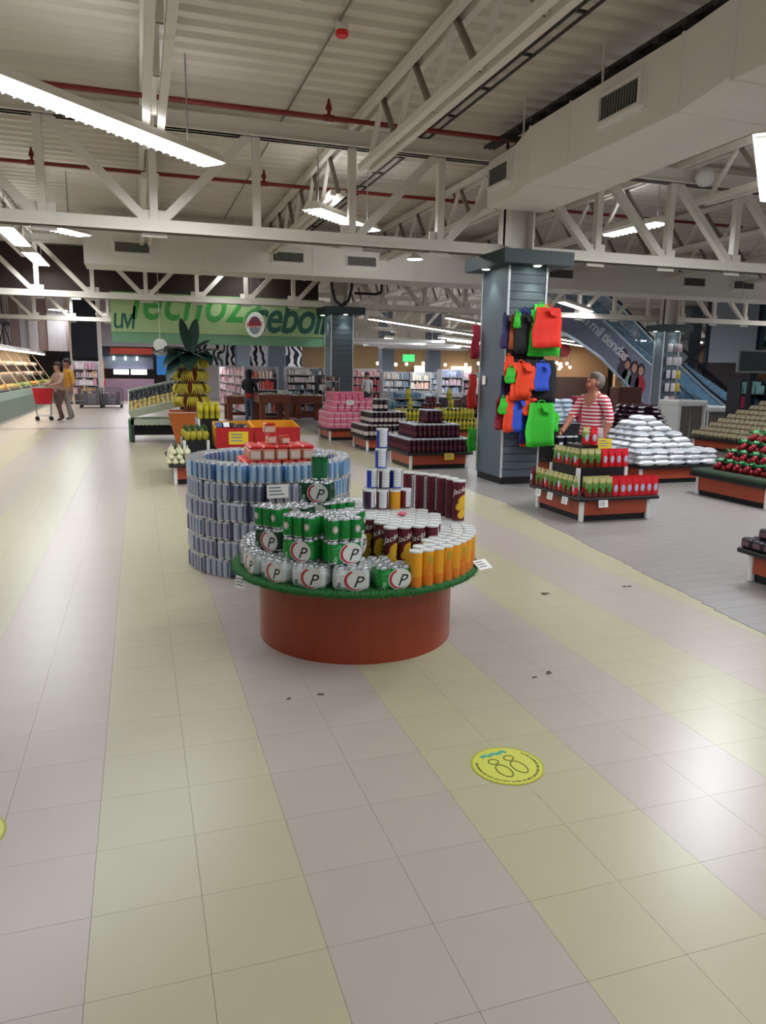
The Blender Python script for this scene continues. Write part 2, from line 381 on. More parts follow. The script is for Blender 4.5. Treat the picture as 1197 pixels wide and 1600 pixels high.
fixture(-2.0, 5.6, .86, 8.46, 3.6, 'long louvred strip light slanting over the yellow floor stripe', 95)
fixture(-2.9, 11.0, -.72, 13.6, 3.6, 'louvred strip light beyond the near truss, left of the far duct end', 60)
fixture(2.28, 10.2, 3.5, 11.4, 3.6, 'short strip light behind the near truss left of the clad column', 85)
fixture(7.6, 11.3, 7.75, 10.1, 3.8, 'strip light behind the near truss right of the duct', 40)
fixture(5.35, 5.6, 7.4, 7.6, 3.6, 'very bright strip light right of the big duct', 170)
for k in range(5): fixture(-2.0+.03*k, 14.2+2.9*k, -1.97+.03*k, 16.2+2.9*k, 3.75, f"aisle strip light over the produce aisle, {nth(k)} going away", 45)
fixture(1.85, 18.2, 2.9, 19.2, 3.9, 'small strip light between the far truss and the fascia', 8)
fixture(.1, 21.2, .9, 22, 3.75, 'short strip light behind the left end of the fascia', 25)
fixture(6.3, 20.7, 13.8, 28.6, 2.95, 'very long thin strip light behind the second column', 150, .14)
fixture(8.2, 19.6, 10.6, 21.9, 2.98, 'thin strip light just left of the clad column', 40, .14)
fixture(10.05, 16.75, 12.3, 18.9, 3.25, 'strip light right of the clad column over the dark bottles', 55, .2)
fixture(11, 27, 14.5, 30.4, 2.8, 'thin strip light over the far grey shelves', 120, .14)
fixture(9, 27.5, 16, 34.6, 2.75, 'thin strip light over the far pastel shelves', 150, .14)
fixture(14, 24.5, 17.5, 28, 2.85, 'thin strip light near the escalator foot', 110, .14)
fixture(6, 31, 10, 35, 2.9, 'far strip light above the pink shelves', 140, .2)
fixture(1, 30, 4, 33, 3.2, 'far strip light behind the fascia over the zebra wall', 150, .2)
fixture(-3, 31, 0, 34, 3.6, 'far strip light before the meat counter', 120, .3)
fixture(17.6, 29.6, 22.8, 34.8, 2.9, 'far strip light over the café', 120, .2)
fixture(16, 13, 20, 17, 3.3, 'unseen strip light brightening the escalator', 280, .2)  # unseen lamp, its power raised to light the escalator side panel

fixture(16, 38, 21, 43, 3.2, 'added strip light brightening the beige back wall', 160, .2)  # added lamp that lifts the dark back wall
fixture(9, 38, 13, 42, 3.2, 'added strip light brightening the back shelf rows', 160, .2)  # extra lamp put in to light the far shelves
fixture(19, 17, 22, 20, 3.9, 'added strip light brightening the grey screen and escalator', 130, .2)  # unseen extra lamp for the dark escalator corner

t = thing('round_lamp', 'small round lamp lighting the far duct left of the clad column', 'lamp', T(4.86, 13.2, 3.5))
MB().lathe([(.02, .12), (.1, .05), (.15, 0)], 18, cap1=False).obj('shade', CREAM, parent=t); MB().lathe([(.13, .0), (.12, .02)], 18).obj('bulb', LAMP, parent=t); MB().beam((0, 0, .1), (0, 0, 1.02), .015, None, 0, 6).obj('rod', CREAM, parent=t)
l = bpy.data.lights.new('round_lamp_spot', 'SPOT'); l.energy = 60; l.spot_size = 2.2; o = bpy.data.objects.new('round_lamp_spot', l); COL.objects.link(o); o.parent = t; o.location = (0, 0, -.03); o.rotation_euler = (.9, 0, 0)
t = thing('drain_hose', 'black hose looping down beside the top of the second column', 'hose', None)
MB().path([Vector(p) for p in ((4.55, 18.3, 4.4), (4.6, 18.3, 3.5), (4.68, 18.3, 3.2), (4.85, 18.3, 3.08), (5.02, 18.3, 3.2), (5.1, 18.3, 3.5), (5.12, 18.3, 4.4))], .07, 8).obj('hose', BLACK, parent=t); MB().path([Vector(p) for p in ((5.9, 18.4, 4.4), (5.9, 18.4, 3.45), (5.75, 18.4, 3.4), (5.2, 18.4, 3.4))], .06, 8).obj('hose', BLACK, parent=t)
struct(MB().box(-6, 4.55, 19.55, 19.75, 3.27, 4.5).obj('wall_front', mat('bulkhead_brown', '#3d2f2b', .7)))
# ------------------------------------------------------------------ clad columns
CLAD = mat('clad_slate_green', '#566069', .5, var=.06, scale=3); CLADD = mat('clad_dark', '#3c464a', .5); TRIMW = mat('trim_aluminium', '#c9ccce', .35, .3)
CAPM = mat('cap_dark_green', '#28383a', .5); LEDM = mat('lit_downlight', '#e9fff0', .4, emit=25, var=0)
def clad_column(label, x0, x1, y0, y1, slats, cap=True, power=6, zc=2.88):
    t = thing('clad_column', label, 'column', T((x0+x1)/2, (y0+y1)/2)); w2, d2 = (x1-x0)/2, (y1-y0)/2
    MB().box(-w2+.01, w2-.01, -d2+.01, d2-.01, 0, .1).obj('plinth', BLACK, parent=t)
    MB().box(-w2+.012, w2-.012, -d2+.012, d2-.012, .1, zc).obj('core', CLADD, parent=t)
    MB().box(-w2, -w2+.012, -d2+.02, d2-.02, .1, zc).obj('side_panel', CLAD, parent=t)
    MB().box(w2-.012, w2, -d2+.02, d2-.02, .1, zc).obj('side_panel', CLAD, parent=t)
    if slats:
        h = (zc-.1)/slats; me = MB().box(-w2+.02, w2-.02, -d2, -d2+.012, .004, h-.006).mesh('slat', CLAD)
        for k in range(slats): put('slat', me, t, T(0, 0, .1+h*k))
    else: MB().box(-w2+.02, w2-.02, -d2, -d2+.012, .1, zc).obj('front_panel', CLAD, parent=t)
    for sx in (-1, 1):
        for sy in (-1, 1): MB().box(sx*w2-.012, sx*w2+.012, sy*d2-.012, sy*d2+.012, .1, zc).obj('corner_trim', TRIMW, parent=t)
    if cap:
        MB().box(-w2-.2, w2+.25, -d2-.24, d2+.2, zc, zc+.17).obj('cap', CAPM, parent=t)
        for px, py in ((.05, -d2-.14), (-w2-.13, .05)):
            d = MB().lathe([(.055, -.012), (.07, 0)], 14, M=T(px, py, zc)).obj('downlight', WHITE, parent=t)
            MB().lathe([(.045, -.016), (.05, -.012)], 14, M=T(px, py, zc)).obj('bulb', LEDM, parent=d)
            if power:
                l = bpy.data.lights.new('downlight_spot', 'SPOT'); l.energy = power*3; l.spot_size = 1.5; l.spot_blend = .6; l.color = (.85, 1, .9); l.shadow_soft_size = .04
                o = bpy.data.objects.new('downlight_spot', l); COL.objects.link(o); o.parent = t; o.location = (px, py, zc-.03)
    m = MB(); m.box(-.18, .18, -.03, .03, zc+.1, 4.5); m.box(-.18, -.15, -.18, .18, zc+.1, 4.5); m.box(.15, .18, -.18, .18, zc+.1, 4.5); m.obj('steel_post', CREAM, parent=t)
    return t
clad_column('slate clad column hung with coloured shopping bags', 4.65, 5.2, 9.06, 9.84, 26)
clad_column('slate clad column at the right end of the green fascia', 4.62, 5.18, 18.45, 19.1, 22)
clad_column('greenish clad column before the escalator, packets hung on one side', 14.33, 14.86, 18.2, 18.6, 0, zc=2.75)
BLU = mat('blue_grey_paint', '#7b8794', .5)
for x, y, lab in ((4.9, 28.1, 'blue-grey column behind the wooden tables'), (14.9, 37.4, 'pale grey column among the far pastel shelves'), (4.9, 37.4, 'pale grey column before the zebra wall'), (1.9, 46, 'narrow grey column left of the zebra wall'),
                  (14.2, 28.1, 'grey column hidden behind the bag column'), (23.5, 28.1, 'grey column behind the escalator'), (23.5, 37.4, 'grey column before the café lamps'), (12.3, 37.4, 'grey column beyond the pink shelves'), (-3.6, 46, 'white column beside the dark panel at the meat counter')):
    t = thing('plain_column', lab, 'column', T(x, y)); MB().bbox(-.33, .33, -.33, .33, .12, 4.49, .03).obj("shaft", BLU, parent=t); MB().box(-.36, .36, -.36, .36, 0, .12).obj('base', DARK, parent=t)

# ------------------------------------------------------------------ shopping bags on the column
BAGC = {'red': '#e2301f', 'green': '#35b52c', 'purple': '#2c2350', 'brown': '#9a4a20', 'black': '#0e0e13', 'blue': '#2f4fc0', 'navy': '#1c2272', 'crimson': '#8c1b2c', 'orange': '#e6431c', 'magenta': '#b3203e'}
def bag(col, x0, x1, z0, z1, y, ry, label, dp=.05, fold=True):
    w_, h_ = x1-x0, z1-z0
    t = thing('shopping_bag', label, 'bag', T((x0+x1)/2, y, z1, ry), 'shopping bags hung on the clad column')
    mm = mat('bag_'+col, BAGC[col], .75, var=.1, scale=8, bump=.3)
    n = 6; v = []; f = []
    for s in (-1, 1):
        for j in range(n+1):
            for i in range(n+1):
                u_, q = i/n, j/n
                bulge = dp*.5*(1-(2*u_-1)**4)*(.25+.75*q)*(1-.2*q*q)
                wv = .012*math.sin(u_*9+q*5+h_*20)+.01*math.sin(q*11+w_*30)
                v.append(((u_-.5)*w_*(.86+.14*min(1, q*2.2))+.01*math.sin(q*7), s*bulge+wv*.8, -h_*q-.01*math.sin(u_*6)*q))
    N = (n+1)**2
    for j in range(n):
        for i in range(n):
            a = j*(n+1)+i; f.append((a, a+n+1, a+n+2, a+1)); f.append((a+N, a+1+N, a+n+2+N, a+n+1+N))
    for j in range(n):
        for e in (0, n):
            a = j*(n+1)+e; q = (a, a+N, a+n+1+N, a+n+1); f.append(q if e == 0 else q[::-1])
    for i in range(n):
        a = n*(n+1)+i; f.append((a, a+N, a+1+N, a+1))
    m = MB(); m.add(v, f, 0, True); m.obj('bag_body', mm, parent=t)
    m = MB(); hp = [(-w_*.16, 0, -.02), (-w_*.1, .01, .025), (0, .02, .035), (w_*.1, .01, .025), (w_*.16, 0, -.02)]; m.path([Vector(p) for p in hp], .012, 4); m.obj('handle', mm, parent=t)
    if fold and w_ > .2:
        m = MB(); m.add([(-w_*.1, -dp*.6, -.02), (w_*.25, -dp*.6, -.02), (w_*.3, -dp*.75, -h_*.22), (-w_*.02, -dp*.8, -h_*.2), (-w_*.1, -dp*.6-.008, -.02), (w_*.25, -dp*.6-.008, -.02), (w_*.3, -dp*.75-.008, -h_*.22), (-w_*.02, -dp*.8-.008, -h_*.2)], [(3,2,1,0),(4,5,6,7),(0,1,5,4),(1,2,6,5),(2,3,7,6),(3,0,4,7)]); m.obj('fold_flap', mm, parent=t)
for c, x0, x1, z0, z1, y, ry, lab in (
    ('green', 4.9, 5.38, 1.75, 2.3, 8.94, .1, 'green shopping bag behind the big red one at the column top'),
    ('red', 4.92, 5.33, 1.86, 2.33, 8.84, .1, 'large red shopping bag high on the right of the column'),
    ('green', 5.0, 5.2, 2.22, 2.38, 8.99, 0, 'small green bag corner above the large red bag'),
    ('purple', 4.49, 4.62, 1.84, 2.22, 8.93, .5, 'dark purple bag highest on the left of the column'),
    ('brown', 4.62, 4.71, 1.83, 2.2, 8.93, .4, 'rust brown bag between purple and black bags'),
    ('green', 4.64, 4.74, 2.1, 2.25, 8.86, .4, 'little green bag tip above the black bag'),
    ('black', 4.69, 4.96, 1.78, 2.24, 8.92, .2, 'black shopping bag left of the large red bag'),
    ('navy', 4.78, 4.98, 2.0, 2.3, 9.0, 0, 'navy bag behind the upper black bag'),
    ('orange', 4.64, 4.92, 1.18, 1.62, 8.86, .2, 'bunched orange-red bag in the middle row'),
    ('orange', 4.56, 4.68, 1.45, 1.7, 8.9, .3, 'small orange-red bag at the left of the middle row'),
    ('green', 4.55, 4.69, 1.4, 1.55, 8.83, .3, 'small green bag knot over the orange bags'),
    ('purple', 4.54, 4.66, 1.1, 1.45, 8.95, .4, 'dark purple bag low in the middle row'),
    ('black', 4.85, 5.34, 1.12, 1.66, 8.93, .15, 'broad black bag in the middle row'),
    ('blue', 4.98, 5.19, 1.3, 1.62, 8.84, .1, 'bright blue bag hung over the broad black bag'),
    ('crimson', 4.46, 4.6, .79, 1.15, 8.92, .4, 'crimson bag at the left of the lowest row'),
    ('green', 4.48, 4.62, 1.0, 1.16, 8.86, .4, 'green bag tip above the crimson bag'),
    ('orange', 4.57, 4.7, .76, 1.2, 8.87, .3, 'narrow orange bag beside the crimson bag'),
    ('blue', 4.68, 4.88, .76, 1.15, 8.9, .2, 'royal blue bag in the lowest row'),
    ('navy', 4.84, 5.08, .6, 1.14, 8.95, .1, 'navy bag behind the big green bag'),
    ('orange', 4.86, 5.3, .56, .8, 8.98, .1, 'orange bag peeping out beneath the big green bag'),
    ('green', 4.9, 5.3, .56, 1.1, 8.84, .1, 'big bright green bag in the lowest row'),
    ('green', 5.2, 5.42, .74, .97, 8.96, 0, 'small green bag right of the big green bag'),
    ('blue', 5.1, 5.35, .9, 1.2, 9.0, 0, 'blue bag behind the top of the big green bag'),
    ('orange', 4.7, 4.9, 1.22, 1.6, 8.82, .05, 'crumpled orange-red bag over the bunched one'),
    ('orange', 4.78, 4.97, 1.3, 1.58, 8.84, .1, 'orange-red bag turned up beside the broad black bag'),
    ('black', 4.62, 4.84, 1.72, 2.15, 8.97, .2, 'black bag behind the purple and brown bags'),
    ('black', 4.88, 5.15, 1.55, 1.8, 8.98, .1, 'black bag end showing beneath the large red bag'),
    ('navy', 4.66, 4.86, 1.05, 1.28, 8.98, .1, 'navy bag behind the orange bags of the middle row'),
    ('orange', 4.86, 5.04, .98, 1.18, 8.9, .1, 'orange-red bag top above the navy bag'),
    ('black', 5.0, 5.3, .95, 1.25, 8.98, .1, 'black bag hanging low above the big green bag')):
    bag(c, x0-.02, x1+.02, z0-.02, z1+.02, y, ry+R.uniform(-.12, .12), lab, .09)
for c, z0, z1, x, lab in (('magenta', 1.7, 2.16, 4.58, 'dark magenta bag on the far side of the column'), ('red', 1.0, 1.48, 4.55, 'red bag on the far left edge of the column'), ('green', .38, .7, 4.57, 'green bag low on the far left edge of the column')):
    bag(c, x-.12, x+.13, z0, z1, 9.87, .6, lab, .06, False)
BLKTXT = mat('black_print', '#16171a', .6)
t = thing('number_sign', 'small white sign with an 8 on the column corner', 'sign', T(4.6, 9.02, 1.12)); MB().box(-.035, .035, -.006, .0, -.07, .07).obj('plate', WHITE, parent=t); text_obj('lettering', '8', .12, T(0, -.008, -.045), BLKTXT, t)
t = thing('price_tag', 'small beige card on the left face of the column', 'card', T(4.64, 9.66, 1.4)); MB().box(-.012, 0, -.05, .05, -.06, .06).obj('card', CREAM, parent=t)
# ------------------------------------------------------------------ round display table
TX, TY = 1.16, 4.04
t = thing('round_display_table', 'round display table with red-brown drum and green turf top', 'table', T(TX, TY))
MB().lathe([(.556, 0), (.556, .40)], 72).obj('drum', WOOD, parent=t)
for a in (.5, 2.4): MB().box(-.002, .002, .5545, .5575, .0, .4, M=Matrix.Rotation(a-PI/2, 4, 'Z')).obj('panel_joint', DARK, parent=t)
TURF = mat('green_turf', '#2c6b33', .9, var=.3, scale=60)
MB().lathe([(.69, .40), (.705, .405), (.705, .425), (.695, .43)], 72).obj('turf_top', TURF, parent=t)
gb = MB()
for k in range(5200):
    a = R.random()*2*PI; r = .70+R.uniform(-.004, .008) if k < 4200 else R.uniform(.66, .7); z = R.uniform(.402, .43) if k < 4200 else .43
    d = Vector((math.cos(a), math.sin(a), 0)); p = d*r+Vector((0, 0, z)); s = Vector((-d.y, d.x, 0))*.0022
    q = p+d*R.uniform(.004, .014)+Vector((R.uniform(-.004, .004), R.uniform(-.004, .004), R.uniform(-.012, .006) if k < 4200 else R.uniform(.004, .01)))
    gb.add([p-s, p+s, q], [(0, 1, 2)])
stuff(gb.obj('grass_blade', TURF, parent=t))
LINE = mat('grey_print', '#7c818a', .7)
def price_card(label, M, wd=.09, ht=.06, m=PAPER, lines=3, grp=None):
    t = thing('price_card', label, 'price card', M, grp); MB().box(-wd/2, wd/2, -.001, .001, -ht/2, ht/2).obj('card', m, parent=t)
    l = MB()
    for k in range(lines): l.box(-wd*.4, wd*(.1+.3*R.random()), -.0018, -.001, ht*(.28-.25*k)-ht*.05, ht*(.28-.25*k)+ht*.05)
    stuff(l.obj('print_line', LINE, parent=t))
price_card('white price card sticking out right of the orange chip cans', T(1.8, 3.68, .44, .35, -1.05), .1, .075)
price_card('white price card hanging left of the white drink packs', T(.47, 3.86, .385, -1.0, -.15), .075, .065)
price_card('white price sign leaning on the blue can ring', T(.9, 5.14, .66, .1, -.08), .155, .095)

# ------------------------------------------------------------------ can kits
def can_prof(r, h): return [(r*.78, 0), (r*.92, h*.03), (r, h*.09), (r, h*.9), (r*.84, h*.97), (r*.84, h), (r*.76, h-.003)]
LIDW = mat('lid_white', '#e2e3e1', .4)
def chip_kit(nm, col, r, h, lidcol=WHITE, art=None, col2=None, side=False):
    """cardboard can with plastic lid; art: lettering and chips printed on the front"""
    body = MB(); mm = [mat('chip_'+nm, col, .32, var=.06, scale=30), mat('chip_foot_'+nm, col2 or col, .32), mat('lid_rim', '#cfd3d4', .25, .7)]
    body.lathe([(r*.97, 0), (r, .004), (r, h*.3), (r, h-.012), (r*.99, h-.011)], 20, [2, 1, 0, 2])
    kit = [('chip_can', body.mesh('chip_can', *mm), None, None)]
    kit.append(('lid', MB().lathe([(r*1.03, h-.012), (r*1.04, h-.009), (r*1.04, h-.002), (r*.97, h), (r*.9, h-.001), (r*.86, h-.004), (r*.8, h-.004)], 20, [0, 0, 0, 0, 1, 0]).mesh('lid', LIDW, mat('lid_groove', '#8d8f92', .5)), 0, None))
    if art:
        wr = mat('white_print', '#f2f0ea', .5); ylw = mat('chip_print', '#e4b32e', .5); ylw2 = mat('chip_print_dark', '#b97b1c', .5)
        me = text('Jacker', h*.185, .0004, .25)
        for v in me.vertices:
            x, y, z = v.co; y += x*.35; a = x/r; v.co = ((r+.0012+z)*math.sin(a), -(r+.0012+z)*math.cos(a), y+h*.71)
        me.materials.clear(); me.materials.append(wr); me.name = 'lettering'; kit.append(('lettering', me, 0, None))
        for k, (cx, cz, rx, rz) in enumerate(((.008, .53, .03, .036), (-.004, .38, .033, .032), (.006, .2, .028, .038))):
            m = MB(); n = 14
            for rr, mi, lift in ((1, 1, .0007), (.84, 0, .0014)):
                pts = []
                for f_ in (1, .68, .36, 0):
                    for q in range(n):
                        an = 2*PI*q/n; x = cx+f_*(rx*rr*math.cos(an)+.3*rz*math.sin(an)); z = cz*h+f_*rz*rr*math.sin(an)*.9; pts.append(((r+lift)*math.sin(x/r), -(r+lift)*math.cos(x/r), z))
                m.add(pts, [(g*n+q, g*n+(q+1) % n, g*n+n+(q+1) % n, g*n+n+q) for g in range(3) for q in range(n)], mi)
            kit.append(('chip_print', m.mesh('chip_print', ylw, ylw2), 0, None))
    if side:
        m = MB(); n = 5
        for z0, z1, a0, a1, mi in ((.1, .92, -.2, 1.25, 0),)+tuple((.2+.14*q, .21+.14*q, -.1, 1.1, 1) for q in range(5)):
            rr = r+.0006+.0006*mi; v = []
            for q in range(n+1):
                a = a0+(a1-a0)*q/n; v += [(rr*math.sin(a), -rr*math.cos(a), z0*h), (rr*math.sin(a), -rr*math.cos(a), z1*h)]
            m.add(v, [(2*q, 2*q+2, 2*q+3, 2*q+1) for q in range(n)], mi)
        kit.append(('facts_panel', m.mesh('facts_panel', mat('facts_white', '#dfe1e2', .5), LINE), 0, None))
    return kit
CR = .0335
K_or = chip_kit('orange', '#e09a20', CR, .192, col2='#dd7c20'); K_orf = chip_kit('orange', '#e09a20', CR, .192, col2='#dd7c20', side=False)
K_ma = chip_kit('maroon', '#5c1726', .0375, .25); K_maf = chip_kit('maroon', '#5c1726', .0375, .25, art=True); K_mas = chip_kit('maroon', '#5c1726', .0375, .25, side=True)
for nm in ('m', 'b', 'o'): pass
K_sm = chip_kit('small_maroon', '#6b1c34', (.034), .121, side=True); K_smp = chip_kit('small_purple', '#3d2340', (.034), .121, side=True); K_sb = chip_kit('small_blue', '#1f3fb4', (.034), .121, side=True); K_so = chip_kit('small_orange', '#dd9a22', (.034), .121)
m = MB(); n = 10   # flame-like orange print on the orange cans
for q in range(7):
    a = -.9+.3*q; z = .03+.02*(q % 3); pts = [((CR+.0008)*math.sin(a+da), -(CR+.0008)*math.cos(a+da), z+dz) for da, dz in ((-.1, 0), (.12, .01), (.1, .05), (0, .075), (-.08, .04))]
    m.add(pts, [(0, 1, 2, 3, 4)])
K_or2 = K_or+[('flame_print', m.mesh('flame_print', mat('flame_orange', '#e8792a', .4)), 0, None)]
m = MB(); pts = []
for q in range(6): pts += [((CR+.0008)*math.sin(-.6+.2*q), -(CR+.0008)*math.cos(-.6+.2*q), z) for z in (.115, .16)]
m.add(pts, [(2*q, 2*q+2, 2*q+3, 2*q+1) for q in range(5)]); K_or2.append(('olive_print', m.mesh('olive_print', mat('olive_print', '#b39a2a', .4)), 0, None))

ZT = .43
# orange cans: rings along the rim, right half
ro = 0
for ring, (rad, a0, a1) in enumerate(((.655, -78.5, 42), (.585, -72, 40), (.515, -58, 40))):
    st = math.degrees(2*CR*1.06/rad); k = 0; a = a0
    while a < a1:
        A = math.radians(a); x, y = TX+rad*math.cos(A), TY+rad*math.sin(A)
        spawn(K_or2 if ring == 0 and k % 2 else K_or, f"orange chip can, {nth(k)} from the front in the {('outer', 'second', 'third')[ring]} rim row", 'chip can', 'orange chip cans', T(x, y, ZT, A+PI/2+R.uniform(-.4, .4)))
        k += 1; a += st
# maroon cans: block behind the orange ones
k = 0; mar = []
for j in range(14):
    y = 3.72+.0695*j
    for i in range(16):
        x = 1.262+.0805*i+(.04 if j % 2 else 0)-.19*max(0, (y-3.8))
        r = math.hypot(x-TX, y-TY); ang = math.degrees(math.atan2(y-TY, x-TX))
        lim = .475 if ang < 42 else .64
        if r > lim: continue
        mar.append((j, i, x, y))
rows = {}
for j, i, x, y in mar: rows.setdefault(j, []).append((x, y))
for j, pts in rows.items():
    pts.sort()
    for i, (x, y) in enumerate(pts):
        front = j == 0 or i == 0 or i == len(pts)-1
        kit = (K_maf if j < 2 or i == 0 else K_mas) if front or j == 1 else K_ma
        if j == 0 and i == len(pts)-1: kit = K_mas
        rz = (-.75 if i == 0 and j > 0 else .1) if i < len(pts)-1 else .9
        spawn(kit, f"tall maroon chip can, {nth(i)} from left in {nth(j)} row from the front", 'chip can', 'maroon chip cans', T(x, y, ZT, rz+R.uniform(-.1, .1)))
# tall maroon cans standing on the orange cans at the back right
for k in range(6):
    A = math.radians(0+9.0*k); x, y = TX+.06+.58*math.cos(A), TY+.58*math.sin(A)
    spawn(K_mas if k != 0 else K_maf, f"tall maroon chip can standing on orange lids, {nth(5-k)} from the tower", 'chip can', 'maroon cans on the orange lids', T(x, y, ZT+.192, .1+.05*k))
# the tower of small cans
ZB = ZT+.25; bx, by = 1.375, 4.24
for kit, dx, dy, lv, rz, lab in ((K_sm, -.0, -.03, 0, -.5, 'small maroon can, left of the small orange can in the tower foot'), (K_so, .075, -.04, 0, .3, 'small orange can in the foot of the tower'), (K_sm, .15, -.02, 0, .2, 'small maroon can right of the small orange can'), (K_smp, -.075, .0, 0, .5, 'small can with white panel at the left of the tower foot'), (K_smp, -.06, .07, 0, .2, 'small purple can at the back left of the tower foot'), (K_smp, .02, .05, 0, 0, 'small purple can hidden at the back of the tower foot'), (K_sm, .1, .05, 0, 0, 'small maroon can hidden at the back of the tower foot'),
    (K_smp, .02, .0, 1, -.3, 'small purple can in the second storey of the tower'), (K_sb, .095, .0, 1, -.3, 'small blue can in the second storey of the tower'), (K_smp, .06, .065, 1, 0, 'small purple can at the back of the second storey'), (K_sb, -.045, .04, 1, 0, 'small blue can at the back left of the second storey'),
    (K_sb, .005, .03, 2, -.35, 'small blue can under the topmost one of the tower'), (K_sb, .012, .03, 3, -.35, 'topmost small blue can of the tower')):
    spawn(kit, lab, 'chip can', 'small chip cans in the tower', T(bx+dx, by+dy, ZB+.121*lv, rz-.25))
spawn(K_sb, 'small blue can between the second storey and the top of the tower', 'chip can', 'small chip cans in the tower', T(bx+.0, by+.03, ZB+.115*4, -.6)) if False else None
tag(MB().ball((0, 0, .012), .03, .022, .012, seg=10, rows=6).obj('crumpled_wrapper', mat('pink_wrapper', '#d86a7c', .6, bump=.5)), 'crumpled pink wrapper on the white chip can lids', 'wrapper').matrix_world = T(1.42, 3.98, ZB)

# ------------------------------------------------------------------ drink packs on the table
PR, PH = .0298, .117
def drink_pack(cancol, nm, wrapc, film_op, logo=True, nx=3, ny=2, dark=False):
    cm = mat('can_'+nm, cancol, .25, .35, var=.08); can = MB().lathe(can_prof(PR, PH), 14, [2, 2, 0, 2, 2, 2]).mesh('can', cm, cm, SILVER)
    W_, D_ = nx*PR*2, ny*PR*2; f = MB(); g = .0015
    f.bbox(-W_/2-g, W_/2+g, -D_/2-g, D_/2+g, 0, PH*.86, .02)
    wm = mat('wrap_'+nm, wrapc, .22, var=.06) if film_op is None else film('film_'+nm, wrapc, film_op)
    kit = [('drink_pack', f.mesh('drink_pack', wm), None, None)]
    for i in range(nx):
        for j in range(ny): kit.append(('can', can, 0, T((i-(nx-1)/2)*PR*2, (j-(ny-1)/2)*PR*2)))
    if logo == 'can':
        for i in range(nx):
            lm = MB(); x0 = (i-(nx-1)/2)*PR*2; y = -D_/2-.0022
            for rr, mi, dy in ((1, 0, 0), (.8, 1, .0006), (.62, 0, .0012)): lm.add([(x0, y-dy, PH*.52)]+[(x0+.015*rr*math.cos(2*PI*q/14), y-dy+.003*abs(math.cos(2*PI*q/14)), PH*.52+.019*rr*math.sin(2*PI*q/14)) for q in range(14)], [(0, q+1, (q+1) % 14+1) for q in range(14)], mi)
            if i != 1: kit.append(('emblem', lm.mesh('emblem', mat('emblem_white', '#dedfdc', .3), mat('emblem_red', '#b8303c', .3)), 0, None))
    elif logo:
        lm = MB(); n = 20; y = -D_/2-g-.0006
        cx, rx, rz = W_*.16, W_*.32, PH*.44
        disc = lambda rr, mi, dy, dx=0, k0=0, k1=20: lm.add([(cx+dx, y-dy, PH*.45)]+[(cx+dx+rx*rr*math.cos(2*PI*q/n), y-dy, PH*.45+rz*rr*math.sin(2*PI*q/n)) for q in range(k0, k1+1)], [(0, q+1, q+2) for q in range(k1-k0)], mi)
        disc(1.08, 0, 0, -.004); disc(.98, 1, .0006, -.006, 6, 17); disc(.86, 0, .0012, .002)
        kit.append(('emblem', lm.mesh('emblem', mat('emblem_white', '#dedfdc', .3), mat('emblem_red', '#b8303c', .3)), 0, None))
        me = text('P', PH*.72, .0003, .35)
        for v in me.vertices: xx, yy, zz = v.co; v.co = (cx+xx+.004, y-.002-zz, PH*.16+yy)
        me.materials.clear(); me.materials.append(BLKTXT); me.name = 'letter'; kit.append(('letter', me, 0, None))
        me = text('8', PH*.34, .0003, .1)
        for v in me.vertices: xx, yy, zz = v.co; v.co = (-W_*.33+xx, y-.002-zz, PH*.12+yy)
        me.materials.clear(); me.materials.append(mat('digit_'+('pale' if nm != 'white' else 'dark'), '#9fc9ac' if nm != 'white' else '#22312a', .5)); me.name = 'digit'; kit.append(('digit', me, 0, None))
    return kit
K_w = drink_pack('#d5d9d8', 'white', '#cdd2d2', None); K_g = drink_pack('#1f8a3c', 'green', '#1f8a3c', None); K_gf = drink_pack('#1f8a3c', 'green_clear', '#2f9a4c', .12, logo='can')
K_wt = drink_pack('#d5d9d8', 'white_clear', '#e4ecee', .45, logo=False); K_dg = drink_pack('#12482a', 'dark_green', '#123d26', None)
# front rim row
for k in range(9):
    a = math.radians(-88.6-19.5*k); rad = .60
    x, y = TX+rad*math.cos(a), TY+rad*math.sin(a)
    if k > 7: continue
    spawn(K_g if k == 0 else K_w, ('green eight-pack of drink beside the orange cans on the rim' if k == 0 else f"white eight-pack of drink, {nth(k-1)} left of the green one on the rim"), 'drink pack', 'drink packs along the rim', T(x, y, ZT, a+PI/2))
for k in range(6):
    a = math.radians(-95-27*k); rad = .475; x, y = TX+rad*math.cos(a), TY+rad*math.sin(a)
    spawn(K_wt, f"film-wrapped silver can pack behind the rim row, {nth(k)} going left", 'drink pack', 'silver can packs behind the rim row', T(x, y, ZT, a+PI/2))
for k in range(4):
    a = math.radians(-115-35*k); rad = .335; x, y = TX+rad*math.cos(a), TY+rad*math.sin(a)
    spawn(K_dg, f"dark green can pack in the inner row on the table, {nth(k)} going left", 'drink pack', 'dark green packs in the inner row', T(x, y, ZT, a+PI/2))
Z1, Z2, Z3, Z4 = ZT+PH, ZT+2*PH, ZT+3*PH, ZT+4*PH
